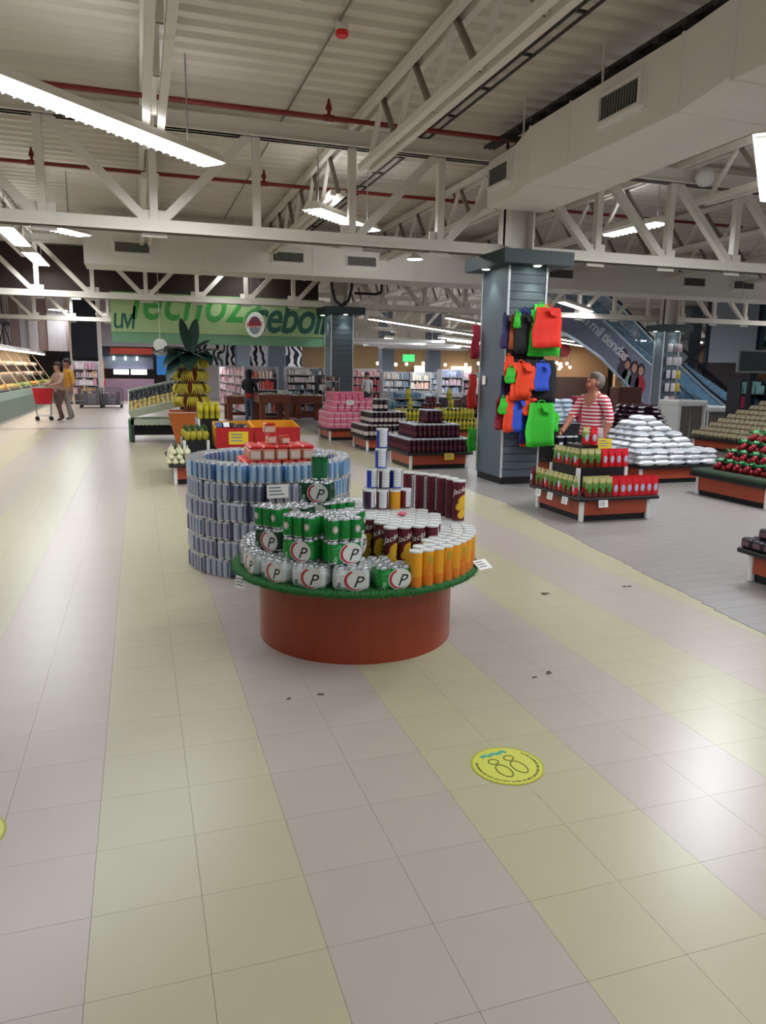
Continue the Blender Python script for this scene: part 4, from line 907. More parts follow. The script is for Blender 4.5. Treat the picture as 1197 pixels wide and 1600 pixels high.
grid(K_pi, "small yellow fruit with green leaves, {i} across in {j} row on the black riser", 'fruit', 'small leafy yellow fruits', .55, .87, 10.22, 10.8, .56, .075, None, 3, .006, 0, True, 1)
riser(K_, .8, 1.1, 11.0, 11.4, .27, .8)
K_yb = bottle_kit('yellow_juice', '#c2b62c', '#d8cf3c', .032, .22, '#a39a2a', .6)
grid(K_yb, "yellow juice bottle, {i} across in {j} row on the tall riser", 'bottle', 'yellow juice bottles', .79, 1.12, 10.98, 11.4, .8, .075, None, 2, .003, 0, True)
rbx = mat('red_box', '#b01c22', .4, var=.08); ybx = mat('yellow_box', '#d99a1e', .4)
def open_box(label, x0, x1, y0, y1, z0, z1, card=True):
    t = thing('display_box', label, 'box', T((x0+x1)/2, (y0+y1)/2, z0), 'red display boxes'); a, b, h = (x1-x0)/2, (y1-y0)/2, z1-z0
    MB().box(-a, a, -b, b, 0, .02).obj('box_floor', rbx, parent=t)
    MB().box(-a, a, -b, -b+.012, .02, h).obj('front_panel', rbx, parent=t); MB().box(-a, a, b-.012, b, .02, h+.06).obj('back_panel', ybx, parent=t)
    for s in (-1, 1):
        m = MB(); x = s*a; m.add([(x, -b, .02), (x, b, .02), (x, b, h+.06), (x, -b, h), (x-s*.012, -b, .02), (x-s*.012, b, .02), (x-s*.012, b, h+.06), (x-s*.012, -b, h)], [(0, 1, 2, 3), (7, 6, 5, 4), (3, 2, 6, 7)]); m.obj('side_panel', ybx, parent=t)
    if card: price_card('yellow price sign on the front of the left red box', T((x0+x1)/2+.05, y0-.004, z0+h*.5), .26, .17, CARDM)
    return t
open_box('left red and yellow display box full of dark bags', .95, 1.45, 10.1, 10.6, .46, .73); open_box('right red and yellow display box beyond the cookie packs', 1.47, 2.1, 10.15, 10.75, .46, .73, False)
riser(K_, .95, 2.2, 10.1, 11, .27, .455, False)
bm = mat('dark_bag', '#1a1a20', .4, var=.3); K_bd = [('dark_bag', MB().pillow(.14, .12, .07, n=4).mesh('dark_bag', bm), None, None)]
for k in range(9): spawn(K_bd, f"dark bag heaped in the left red box, {nth(k)}", 'bag', 'dark bags in the red box', T(1.03+.15*(k % 3), 10.2+.14*(k//3), .685+R.uniform(0, .03), R.uniform(-.5, .5)))
for x, c, lab in ((1.0, '#4a5a9a', 'small blue paper on the dark bags'), (1.1, '#e6e6ea', 'small white paper on the dark bags')):
    tag(MB().box(-.04, .04, -.002, .002, 0, .07).obj('paper_slip', mat('slip_'+c, c, .6)), lab, 'paper').matrix_world = T(x, 10.14, .74, .2, -.5)
# ------------------------------------------------------------------ banana stand
OR = mat('planter_orange', '#b8642c', .5, var=.15, scale=5, stretch=(6, 6, .8)); BR = mat('trunk_brown', '#7a3d20', .7, var=.2)
t = thing('banana_stand', 'banana stand: orange tapered planter, brown trunk and broad palm leaves', 'banana stand', T(.98, 15.1))
def frus(a, b, z0, z1): return [(-a, -a, z0), (a, -a, z0), (a, a, z0), (-a, a, z0), (-b, -b, z1), (b, -b, z1), (b, b, z1), (-b, b, z1)]
FQ = [(0, 1, 5, 4), (1, 2, 6, 5), (2, 3, 7, 6), (3, 0, 4, 7)]
m = MB(); m.add(frus(.3, .46, 0, .68), FQ); m.add(frus(.28, .43, .05, .68), [q[::-1] for q in FQ]); m.add([(-.28, -.28, .05), (.28, -.28, .05), (.28, .28, .05), (-.28, .28, .05)], [(0, 1, 2, 3)]); m.obj('planter', OR, parent=t)
m = MB(); 
for s in (-1, 1): m.box(-.47, .47, s*.45-.02, s*.45+.02, .67, .69); m.box(s*.45-.02, s*.45+.02, -.43, .43, .67, .69)
m.obj('planter_rim', mat('rim_pale', '#c9a08c', .5), parent=t)
MB().lathe([(.17, .05), (.16, .9), (.13, 1.75)], 16).obj('trunk', BR, parent=t)
LG = mat('palm_leaf', '#16332a', .45, var=.3, scale=8)
def leaf(az, L, rise, droop, w_, z0=1.74):
    m = MB(); n = 8; v = []
    for k in range(n+1):
        s = k/n; r = L*s*math.cos(rise); z = L*(math.sin(rise)*s-droop*s*s); ww = w_*math.sin(PI*min(1, s*.92+.08))**.7
        for e in (-1, 0, 1): v.append((r, e*ww, z+abs(e)*ww*.25+.01*math.sin(9*s)))
    m.add(v, [(3*k+e, 3*k+3+e, 3*k+4+e, 3*k+1+e) for k in range(n) for e in (0, 1)], 0, True)
    o = m.obj('palm_leaf', LG, parent=t); o.matrix_local = T(0, 0, z0, az); return o
for az, L, ri, dr, w_ in ((2.0, .85, 1.15, .05, .11), (1.2, .85, 1.05, .0, .12), (3.3, .8, .5, .45, .17), (-.1, .8, .55, .45, .14), (.5, .75, .8, .3, .13), (2.6, .75, .7, .5, .17), (-2.5, .7, .35, .7, .2), (-1.0, .7, .35, .6, .2), (-1.7, .6, .3, .8, .22), (4.0, .75, .2, .9, .18), (-.6, .75, .3, .5, .16)): leaf(az, L, ri, dr, w_)
bn = MB(); ym = mat('banana_yellow', '#c0b032', .5, var=.25, scale=25); bt = mat('banana_tip', '#5d5a24', .6)
for k in range(6):
    x = -.07+.028*k; pts = []
    for q in range(6):
        s = q/5; pts.append(Vector((x*(1+.7*s), -.03-.11*math.sin(s*PI*.8), .03-.235*s)))
    for q in range(5): bn.beam(pts[q], pts[q+1], (.014, .026, .032, .03, .024)[q], None, 1 if q == 0 else 0, 7, (.026, .032, .03, .024, .012)[q])
K_bn = [('banana_bunch', bn.mesh('banana_bunch', ym, bt), None, None)]
for lv in range(4):
    for k in range(7):
        a = -PI/2+2*PI*k/7+.3*lv; rr = .18+.02*(lv != 3)
        spawn(K_bn, f"banana bunch in the {('lowest', 'second', 'third', 'top')[lv]} row, {nth(k)} anticlockwise round the trunk", 'bananas', 'banana bunches on the stand', T(.98+rr*math.cos(a), 15.1+rr*math.sin(a), .98+.245*lv, a+PI/2))
# ------------------------------------------------------------------ tilted produce stand
PG = mat('pale_green_paint', '#b9c4b0', .5, var=.06); DG = mat('stand_dark', '#2c3a33', .6)
t = thing('produce_stand', 'pale green stand with a tilted tray of yellow fruit', 'produce stand', T(-.18, 16))
th = math.atan2(.28, 1.1)
tr = T(0, 0, .5, 0, .4, -th)
m = MB(); m.box(0, 1.15, 0, .025, 0, .16); m.box(0, 1.15, .9, .925, 0, .2); m.box(0, .025, .025, .9, 0, .16); m.box(1.125, 1.15, .025, .9, 0, .2); m.box(.025, 1.125, .025, .9, 0, .02)
tray = m.obj('tray', PG, parent=t); tray.matrix_local = tr
m = MB(); m.box(0, 1.0, .02, .05, .36, .47); m.box(0, 1.0, .85, .88, .36, .47); m.box(0, 1.0, .05, .85, .36, .39)
for k in range(11): m.ball((.05+.09*k, .035, .36), .045, .015, .02, seg=8, rows=4)
m.obj('lower_shelf', PG, parent=t)
for x, y in ((.03, .05), (.03, .85), (1.05, .05), (1.05, .85)): MB().box(x-.03, x+.03, y-.03, y+.03, 0, .6 if x < .5 else .85).obj('leg', DG, parent=t)
MB().box(-.05, .0, .1, .8, .02, .45).obj('green_crate', mat('crate_green', '#4b7a4a', .6), parent=t)
m = MB()
m.box(.05, 1.0, .35, .85, .12, .34)
m.obj('dark_void_block', DARK, parent=t)  # dark block stands in for the shaded void under the tray
fy = mat('fruit_yellow', '#c9b26a', .5, var=.2, scale=20); fd = mat('fruit_dark', '#33323c', .5, var=.3)
K_fy = [('fruit', MB().ball((0, 0, .04), .042, .042, .05, seg=10, rows=6).mesh('fruit', fy), None, None)]; K_fd = [('fruit', MB().ball((0, 0, .04), .045, seg=8, rows=5).mesh('fruit', fd), None, None)]
for j in range(7):
    for i in range(12):
        p = T(-.18, 16) @ tr @ Vector((.06+.093*i, .09+.12*j, .1+.02*(j > 1)))
        spawn(K_fy if j < 3 else K_fd, f"{'yellow' if j < 3 else 'dark'} fruit on the tilted tray, {nth(i)} up the slope in {nth(j)} row", 'fruit', 'yellow fruit on the tilted tray' if j < 3 else 'dark fruit on the tilted tray', T(*p, R.random()*6, R.uniform(-.4, .4)))
# hanging scale
t = thing('hanging_scale', 'round hanging scale with clear pan on a cord beside the palm leaves', 'scale', T(.48, 16.9, 1.78))
MB().lathe([(.13, 0), (.14, .02), (.14, .06), (.13, .08)], 24, M=T(0, 0, .2, 0, PI/2)).obj('dial', WHITE, parent=t); MB().lathe([(.02, 0), (.12, .03), (.15, .08)], 20, cap1=False, M=T(0, 0, -.02)).obj('pan', STEEL, parent=t)
m = MB(); m.beam((0, 0, .3), (0, 0, 2.7), .012, None, 0, 6)
for s in (-1, 1): m.beam((s*.14, 0, .06), (0, 0, .2), .008, None, 0, 5)
m.obj('cord', CREAM, parent=t)
# ------------------------------------------------------------------ green fascia with lettering
FG = mat('fascia_green', '#a3bd86', .6, var=.1, scale=1.2); FG2 = mat('fascia_lower_green', '#76a483', .6); GT1 = mat('letter_green', '#3f9a45', .5); GT2 = mat('letter_teal', '#1c5a4c', .5)
t = thing('shop_fascia', 'long green fascia lettered lechoza cebolla below the far truss', 'fascia', T(0, 19.2))
MB().box(-.55, 4.62, 0, .3, 2.34, 3.26).obj('panel', FG, parent=t); MB().box(-.55, 4.62, .02, .3, 2.1, 2.335).obj('lower_band', FG2, parent=t)
text_obj('lettering', 'lechoza', .98, T(1.42, -.002, 2.66, s=(1, 1, 1.3)), GT1, t, shear=.3, depth=.004, spacing=1.05, offset=.012, clip=.58/1.3); text_obj('lettering', 'cebolla', .88, T(3.86, -.002, 2.44, s=(1, 1, 1.3)), GT2, t, shear=.3, depth=.004, spacing=.92, offset=.016, clip=.8/1.3); text_obj('lettering', 'uvl', .62, T(-.27, -.002, 2.42, s=(.9, 1, 1.25)), GT2, t, shear=.15, depth=.004, spacing=.8)
t = thing('hanging_sign', 'round white sign with red lettering hanging before the fascia', 'sign', T(2.75, 18.5, 2.56, -.85)); q = T(0, 0, 0, 0, PI/2)
MB().lathe([(.29, -.02), (.3, 0), (.29, .02)], 36, M=q).obj('disc', WHITE, parent=t)
m = MB(); n = 24
m.add([(.0, -.024, -.02)]+[(.2*math.cos(PI*k/n), -.024, -.02+.22*math.sin(PI*k/n)) for k in range(n+1)], [(0, k+1, k+2) for k in range(n)][::1]); m.obj('dome_print', mat('sign_plum', '#6b2f45', .5), parent=t)
m = MB(); m.add([(0, -.024, -.06)]+[(.17*math.cos(-PI*k/n), -.024, -.06+.16*math.sin(-PI*k/n)) for k in range(n+1)], [(0, k+2, k+1) for k in range(n)]); m.obj('grey_print', mat('sign_grey', '#7f878b', .5), parent=t)
text_obj('lettering', 'FRANT', .17, T(0, -.028, -.055), RED, t, depth=.003, spacing=.9)
m = MB(); m.beam((-.12, 0, .28), (-.12, 0, 1.98), .008, None, 0, 5); m.beam((.12, 0, .28), (.12, 0, 1.98), .008, None, 0, 5); m.obj('wire', STEEL, parent=t)

# ------------------------------------------------------------------ shelves
SHB = mat('shelf_grey', '#b3b0b4', .5)
def pal(*cs): return [mat('goods_'+c.strip('#'), c, .45, var=.25, scale=12) for c in cs]
def shelf(label, M, L, H, n, pals, depth=.45, base=SHB, fill=.95, group='store shelves', bh=(.6, .95), two=False, boxw=(.06, .16)):
    """gondola: back panel, uprights, shelf boards, and the goods on each board as one uncountable row"""
    t = thing('store_shelf', label, 'shelf', M, group)
    MB().box(-L/2, L/2, depth-.03, depth, .1, H).obj('back_panel', base, parent=t); MB().box(-L/2, L/2, .02, depth, 0, .1).obj('kick_base', DARK, parent=t)
    for s in (-1, 1): MB().box(s*L/2-.02, s*L/2+.02, 0, depth, .0, H).obj('upright', base, parent=t)
    st = (H-.12)/n
    for k in range(n):
        z = .1+st*k
        MB().box(-L/2+.02, L/2-.02, 0, depth-.03, z, z+.025).obj('shelf_board', base, parent=t)
        g = MB(); x = -L/2+.04
        while x < L/2-.1:
            w_ = R.uniform(*boxw); mi = R.randrange(len(pals)); rep = R.randint(1, 4)
            for q in range(rep):
                if x+w_ > L/2-.03: x = L; break
                if R.random() < fill:
                    h = st*R.uniform(*bh)-.03; d = depth-.05
                    if R.random() < .5: g.box(x, x+w_*.92, .02+R.uniform(0, .03), d, z+.025, z+.025+h, mi, bottom=False)
                    else: g.lathe([(w_*.42, 0), (w_*.45, h*.7), (w_*.2, h*.88), (w_*.2, h)], 7, mi, T(x+w_*.46, .09, z+.025), cap0=False); g.box(x, x+w_*.9, .16, d, z+.025, z+.025+h*.95, mi, bottom=False)
                x += w_
        stuff(g.obj('goods', *pals, parent=t))
    return t
pinkp = pal('#d9a3a3', '#e2cfd0', '#b98a94', '#c9b4b8', '#8e6f7c'); whitep = pal('#d3d6da', '#b2c0cc', '#8fa3b5', '#e4d9d4', '#7d8894'); redp = pal('#c9483e', '#d8796e', '#e6d0c6', '#3f4a72', '#d99a7e'); brownp = pal('#5d3f3a', '#8a6a62', '#b5a19a', '#43343a', '#c9bdb6'); pastel = pal('#c3c9dc', '#a9b6d2', '#dcdfe8', '#8f9fc4', '#e2c6d2'); greenp = pal('#5f9a8a', '#87b5a3', '#c9d6cf', '#4a7d74'); bluep = pal('#6f8ea6', '#9db4c2', '#c5d0d6', '#52718c')
for k in range(3): shelf(f"pink-packed gondola along the aisle behind the dark-haired shopper, {nth(k)} going away", T(3.3, 26.4+2.6*k, 0, -PI/2), 2.5, 1.6, 5, pinkp, .5, boxw=(.08, .16))
shelf('end shelf with orange and red packets behind the dark-haired shopper', T(3.82, 24.6, 0), 1.08, 1.6, 4, redp+whitep[:2], .45)
shelf('white shelf of mixed goods left of the second clad column', T(5.5, 25.6, 0), 1.3, 1.6, 6, whitep+pinkp[:2], .45)
shelf('dark brown rack of packets beside the second clad column', T(6.1, 24.3, 0), .9, 1.35, 5, brownp, .45, base=DARK)
shelf('pink shelf right of the second clad column', T(8.5, 28.2, 0), 1.2, 1.6, 5, pal('#d98a8e', '#e6b9b6', '#c9626c', '#efe0da'), .45)
shelf('tall white shelf of boxes behind the man in grey', T(9.4, 27.2, 0), 1.1, 1.5, 5, whitep, .45, boxw=(.08, .12), bh=(.75, .95))
shelf('cream shelf with peach packets in the far middle', T(11.4, 30, 0), 1.0, 1.5, 4, pal('#e6cdb8', '#e2b8a6', '#d6d0c0', '#c9a49a'), .45)
shelf('pale blue shelf of wrapped packs beside the bag column', T(11.6, 27, 0), .9, 1.62, 5, pastel, .45, bh=(.7, .95), boxw=(.12, .2))
shelf('pink-edged shelf right of the pale blue shelf', T(12.25, 27.3, 0), .5, 1.5, 5, pal('#d99aa2', '#b98a9a', '#dcc6cc'), .45)
shelf('sea green shelf half hidden by the bag column', T(13.2, 27, 0), 1.0, 1.3, 5, greenp, .45)
shelf('blue-grey shelf behind the yellow-green bottles', T(7.6, 20.5, 0), 1.5, .95, 4, bluep, .5)
shelf('low dark shelf behind the yellow bottles', T(8.9, 19.5, 0), 1.4, .8, 3, pal('#35262b', '#5a3d3f', '#877a7a'), .5, base=DARK)
shelf('white shelf of dark bottles left of the bag column', T(9.6, 20.8, 0), 1.0, .9, 3, pal('#3a2a30', '#6d4a4a', '#c9c2c0'), .5)
shelf('long low shelf of cleaning goods before the meat counter', T(-2.2, 33.2, 0), 1.3, 1.75, 5, pal('#d9c3d0', '#e3dbe4', '#c99ab0', '#b3a6bd', '#e0b88a'), .45)
# spare far rows for depth
for k in range(5): shelf(f"far shelf row in the back of the hall, {nth(k)} from the zebra wall", T(7.4+2.3*k, 33.5+.4*k, 0), 2.0, 1.5, 5, (whitep, pinkp, pastel, whitep, greenp)[k], .5)
# ------------------------------------------------------------------ back walls
def zebra_mat():
    m = mat('zebra_print', '#e9e7ee', .6); n = m.node_tree.nodes; L = m.node_tree.links; b = n['Principled BSDF']
    tc = n.new('ShaderNodeTexCoord'); v = n.new('ShaderNodeTexWave'); v.inputs['Scale'].default_value = .9; v.inputs['Distortion'].default_value = 9; v.inputs['Detail'].default_value = 1.2; v.inputs['Detail Scale'].default_value = 1.6
    L.new(tc.outputs['Object'], v.inputs[0]); cr = n.new('ShaderNodeValToRGB'); cr.color_ramp.interpolation = 'CONSTANT'; cr.color_ramp.elements[0].color = lin('#1b1d2c'); cr.color_ramp.elements[1].position = .5; cr.color_ramp.elements[1].color = lin('#e9e7ee')
    L.new(v.outputs[1], cr.inputs[0]); L.new(cr.outputs[0], b.inputs['Base Color']); return m
struct(MB().box(2.2, 8.4, 40, 40.2, 0, 1.7).obj('wall_back.001', WALLG)); struct(MB().box(2.2, 8.4, 40, 40.2, 1.7, 2.85).obj('wall_back.002', zebra_mat())); struct(MB().box(2.2, 8.4, 40, 40.2, 2.85, 4.6).obj('wall_back.003', mat('white_wall', '#e3e2e4', .7)))
struct(MB().box(8.4, 25, 46, 46.2, 0, 3.1).obj('wall_back.004', WALLB)); struct(MB().box(8.4, 25, 46, 46.2, 3.1, 4.6).obj('wall_back.005', mat('white_wall', '#e3e2e4', .7)))
# hung ceiling of the far shops
WC = mat('white_ceiling_board', '#dcdad6', .6)
for k in range(4): rf_ = thing('ceiling_raft', f"white hung ceiling raft over the far shelves, {nth(k)} going away", 'ceiling raft', T(9+1.6*k, 27.5+2.8*k, 2.62, .1), 'white ceiling rafts'); MB().bbox(-2.4, 2.4, -.35, .35, 0, .1, .03).obj('board', WC, parent=rf_); [MB().beam((q, 0, .1), (q, 0, 1.92), .015).obj('hanger', STEEL, parent=rf_) for q in (-2, 2)]
# meat counter
LITP = mat('lit_case_pink', '#f6e3ff', .5, emit=5, var=.05)
t = thing('meat_counter', 'meat counter with lit cases under a grey bulkhead and red sign', 'counter', T(-.3, 37))
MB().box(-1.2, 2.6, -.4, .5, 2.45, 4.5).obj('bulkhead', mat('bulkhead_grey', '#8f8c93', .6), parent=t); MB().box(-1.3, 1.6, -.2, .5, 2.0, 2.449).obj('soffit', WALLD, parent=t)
MB().box(-.85, 1.0, -.3, -.21, 2.12, 2.4).obj('red_sign', mat('meat_sign_red', '#b2402c', .5, var=.3, scale=4), parent=t)
MB().box(-1.2, 1.0, 0, .5, 1.45, 2.0).obj('back_case', mat('case_back', '#6f7686', .5), parent=t); MB().box(-1.2, 1.0, -.4, .4, 0, 1.0).obj('counter_body', mat('counter_mauve', '#8f7689', .5), parent=t)
for a, b in ((-.75, -.1), (.0, .7)): MB().box(a, b, -.2, -.1, 1.2, 1.42).obj('lit_case', LITP, parent=t)
for k in range(3): MB().box(-.75+.5*k, -.68+.5*k, -.32, -.28, 1.85, 2.0).obj('hanging_lamp', LEDM, parent=t)
MB().box(1.15, 1.6, -.35, -.3, 1.2, 2.1).obj('blue_poster', mat('poster_blue', '#2f7fc9', .4, var=.3, scale=3), parent=t)
l = area('case_lamp', (.0, -.6, 1.9), 1.8, .3, 25, 0, (1, .85, 1), -.6); l.parent = t
t = thing('lamp_row', 'row of small white lamps under the left end of the green fascia', 'lamp row', T(.3, 24, 2.5))
for k in range(8): MB().box(-.7+.2*k, -.6+.2*k, -.05, .05, 0, .05).obj('lamp', LAMP, parent=t); MB().beam((-.65+.2*k, 0, .05), (-.65+.2*k, 0, 2.04), .012).obj('rod', DARK, parent=t)
t = thing('yellow_poster', 'yellow poster panel above the wire cages', 'poster', T(-1.55, 34)); MB().box(-.2, .2, -.02, 0, .95, 1.75).obj('sheet', mat('poster_yellow', '#c98f3a', .5, var=.3, scale=6), parent=t); MB().box(-.22, .22, -.03, 0, .72, .945).obj('red_band', mat('poster_red', '#c4203f', .5), parent=t); MB().box(-.02, .02, -.0, .03, 0, .95).obj('post', DARK, parent=t)
t = thing('tall_screen', 'tall near-black panel left of the white column at the back', 'panel', T(-1.85, 30.5)); MB().box(-.45, .45, 0, .06, 1.85, 4.2).obj('sheet', mat('navy_black', '#161c2c', .6), parent=t); MB().box(.46, .6, 0, .15, 0, 4.5).obj('post', mat('white_wall', '#e3e2e4', .7), parent=t); MB().box(-.52, -.46, 0, .06, 0, 4.5).obj('post', CREAM, parent=t)
# ------------------------------------------------------------------ left wall rack and produce case
t = thing('pallet_rack', 'dark braced steel rack before pale corrugated sheets on the left wall', 'rack', T(-4.75, 30)); PALE = mat('pale_sheet', '#b9b3b6', .5, var=.1, scale=2)
shm = MB().box(-.02, .02, -.3, .3, 2.1, 4.3).mesh('sheet', PALE); shp = MB().box(-.02, .02, -.28, .28, 2.1, 4.3).mesh('sheet', mat('rust_sheet', '#8f7874', .6, var=.2, scale=3))
for k in range(26): put('sheet', shm if k % 3 else shp, t, T(-.2+.05*(k % 2), -10+.62*k, 0))
for k in range(8): put('sheet', shm if k % 3 else shp, t, T(.35+.33*k, 2.0+.1*(k % 2), 0, PI/2) @ Matrix.Diagonal((1, .55, 1, 1)))
for k in range(5):
    y = -10+2.6*k
    MB().box(.0, .08, y-.04, y+.04, 0, 4.3).obj('upright', DARK, parent=t)
    MB().beam((.04, y, 2.2), (.04, y+1.3, 3.1), .03).obj('brace', DARK, parent=t); MB().beam((.04, y+2.6, 2.2), (.04, y+1.3, 3.1), .03).obj('brace', DARK, parent=t)
    MB().box(.0, .12, y, y+2.6, 3.05, 3.17).obj('rail', DARK, parent=t); MB().box(.0, .1, y, y+2.6, 2.1, 2.18).obj('rail', DARK, parent=t)
t = thing('produce_case', 'long lit produce case along the left wall with sloped vegetable shelves', 'produce case', T(-4.6, 29))
GGR = mat('case_green_grey', '#7f9484', .5); m = MB(); m.prism([(0, 0), (1.0, 0), (1.05, .55), (.95, .75), (0, .75)], -9, 8, 0, Matrix(((1, 0, 0, 0), (0, 0, 1, 0), (0, 1, 0, 0), (0, 0, 0, 1)))); m.obj('base', GGR, parent=t)
MB().box(0, .06, -9, 8, .75, 2.1).obj('back_panel', mat('case_tan', '#a08c78', .6), parent=t); MB().box(0, .7, -9, 8, 2.05, 2.15).obj('canopy', WHITE, parent=t); MB().box(.6, .68, -8.9, 7.9, 2.0, 2.05).obj('lamp_tube', mat('warm_tube', '#ffe6c0', .5, emit=8, var=0), parent=t)
for k in range(8): MB().beam((.95, -9+2.4*k, .78), (.15, -9+2.4*k, 2.05), .04, .03).obj('divider', mat('divider_pale', '#d9c9b0', .5), parent=t)
for lv, (x, z) in enumerate(((.72, .82), (.45, 1.18), (.2, 1.55))):
    MB().box(x-.22, x+.16, -9, 8, z-.04, z, M=None).obj('shelf_board', STEEL, parent=t)
    vm = pal(*(('#7d8f3a', '#b9c27a', '#d98a2e', '#5f7a34', '#c9b06a'), ('#c9b8a0', '#e0d0bc', '#8a6a55', '#b59a86'), ('#d8c9b6', '#c2a68c', '#e6dccb'))[lv]); g = MB()
    y = -8.9
    while y < 7.9:
        mi = R.randrange(len(vm)); e = min(7.9, y+R.uniform(.5, 1.1))
        while y < e:
            for q in range(3): g.ball((x-.12+.1*q+R.uniform(-.02, .02), y, z+.04+.02*R.random()), .055, .06, .05+.03*R.random(), mi, seg=6, rows=4)
            y += .1
    stuff(g.obj('vegetables', *vm, parent=t))
l = area('case_lamp', (.75, -.5, 2.0), .2, 16, 120, 0, (1, .86, .68)); l.parent = t
# ------------------------------------------------------------------ wire cages
t0 = None
def cage(label, M):
    t = thing('wire_cage', label, 'wire cage', M, 'grey wire cages'); g = mat('cage_grey', '#77757c', .4, .4)
    for s in (0, 1):
        for ax in (0, 1):
            m = MB()
            for k in range(9):
                u = -.4+.1*k
                m.beam(*(((u, s*.8-.4, .12), (u, s*.8-.4, .75)) if ax == 0 else ((s*.8-.4, u, .12), (s*.8-.4, u, .75))), .012, None, 0, 4)
            for k in range(6):
                z = .12+.125*k; m.beam(*(((-.4, s*.8-.4, z), (.4, s*.8-.4, z)) if ax == 0 else ((s*.8-.4, -.4, z), (s*.8-.4, .4, z))), .014, None, 0, 4)
            m.obj('mesh_side', g, parent=t)
    MB().box(-.4, .4, -.4, .4, .1, .13).obj('floor_plate', DARK, parent=t)
    for x in (-.35, .35):
        for y in (-.35, .35): MB().lathe([(.05, -.02), (.05, .02)], 10, M=T(x, y, .05, 0, PI/2)).obj('wheel', BLACK, parent=t)
    gm_ = pal('#8d8792', '#6f6a75', '#a39da6'); g2 = MB()
    for k in range(14): x, y = R.uniform(-.3, .2), R.uniform(-.3, .2); g2.box(x, x+.15, y, y+.15, .13, .13+R.uniform(.2, .5), k % 3)
    stuff(g2.obj('packed_goods', *gm_, parent=t))
cage('grey wire cage on wheels, left of the pair before the meat counter', T(-1.72, 30.4)); cage('grey wire cage on wheels, right of the pair before the meat counter', T(-1.0, 30.6))
# ------------------------------------------------------------------ wooden produce tables
WT = mat('table_red_wood', '#6e3522', .5, var=.2, scale=5, stretch=(1, 5, 5))
def ptable(label, x0, x1, y0, y1, h, goods):
    t = thing('wooden_table', label, 'table', T((x0+x1)/2, (y0+y1)/2), 'heavy wooden produce tables'); a, b = (x1-x0)/2, (y1-y0)/2
    MB().box(-a, a, -b, b, h-.16, h-.1).obj('table_top', WT, parent=t)
    for s in (-1, 1): MB().box(-a, a, s*b-.02, s*b+.02, h-.22, h).obj('edge_board', WT, parent=t); MB().box(s*a-.02, s*a+.02, -b+.02, b-.02, h-.22, h).obj('end_board', WT, parent=t)
    for sx in (-1, 1):
        for sy in (-1, 1): MB().box(sx*(a-.07)-.07, sx*(a-.07)+.07, sy*(b-.07)-.07, sy*(b-.07)+.07, 0, h-.1).obj('leg', WT, parent=t)
    MB().box(-a+.1, a-.1, b-.12, b-.06, .1, .2).obj('stretcher', WT, parent=t)
    g = MB(); gm2 = pal(*goods)
    for k in range(70): g.ball((R.uniform(-a+.1, a-.1), R.uniform(-b+.1, b-.1), h-.06+R.uniform(0, .06)), .06, .06, .05, k % len(gm2), seg=6, rows=4)
    stuff(g.obj('produce', *gm2, parent=t)); return t
ptable('wooden table before the dark-haired shopper, grey bags on top', 3.05, 3.85, 19.9, 21.2, .85, ('#9a948e', '#b3aca4', '#7c7672')); ptable('second wooden table right of the front table, under the fascia column', 3.95, 5.2, 21.2, 22.4, .78, ('#8d8578', '#6e5a50', '#a89e94')); ptable('wooden table at the back behind the shopper', 2.5, 3.5, 22.6, 23.6, .7, ('#8a6a58', '#a58a76')); ptable('farthest wooden table toward the white shelf', 4.7, 6.0, 23.2, 24.0, .7, ('#7a6a62', '#9a8a80'))
wmt = mat('white_bin', '#c9c6c4', .5)
for k, x in enumerate((3.7, 4.05)): tag(MB().lathe([(.11, 0), (.14, .16)], 14, cap1=False).obj('white_bowl', wmt), f"white bowl on the corner of the wooden table, {('left', 'right')[k]}", 'bowl').matrix_world = T(x, 20.1+1.3*k, .81 if not k else .74)
t = thing('wire_trolley', 'tall thin wire trolley beside the pink packs', 'trolley', T(4.55, 18.2)); m = MB()
for x in (-.17, .17):
    for y in (-.17, .17): m.beam((x, y, .08), (x, y, 1.35), .018, None, 0, 5)
m.obj('post', STEEL, parent=t)
for k in range(5): MB().box(-.18, .18, -.18, .18, .2+.26*k, .215+.26*k).obj('tray', STEEL, parent=t); g = MB(); [g.box(-.16+.08*q, -.1+.08*q, -.16, .1, .215+.26*k, .32+.26*k, q % 3) for q in range(4)]; stuff(g.obj('goods', *brownp[:3], parent=t))
for x in (-.17, .17): MB().lathe([(.04, -.015), (.04, .015)], 10, M=T(x, -.17, .04, 0, PI/2)).obj('wheel', BLACK, parent=t)
# ------------------------------------------------------------------ packets hung on the third column
mcols = ['#d0cbd0', '#5d4650', '#b9a0a6', '#c9a92e', '#8f8a94', '#6e3a44']
for r in range(5):
    for c in range(3):
        t = thing('hung_packet', f"packet hung on the third column, {nth(c)} across in {nth(r)} row from the top", 'packet', T(14.5+.17*c, 18.14-.03*(c % 2), 2.42-.37*r, R.uniform(-.2, .2)), 'packets hung on the third column')
        col = '#d6d2d8' if c == 0 else '#c9a92e' if (r, c) == (2, 2) else R.choice(mcols)
        MB().pillow(.17, .24, .05, M=T(0, 0, -.14, 0, PI/2), n=4).obj('bag_body', mat('hung_'+col, col, .5, var=.2, scale=20), parent=t); MB().beam((0, .06, -.02), (0, -.05, 0), .012, None, 0, 5).obj('hook', STEEL, parent=t)
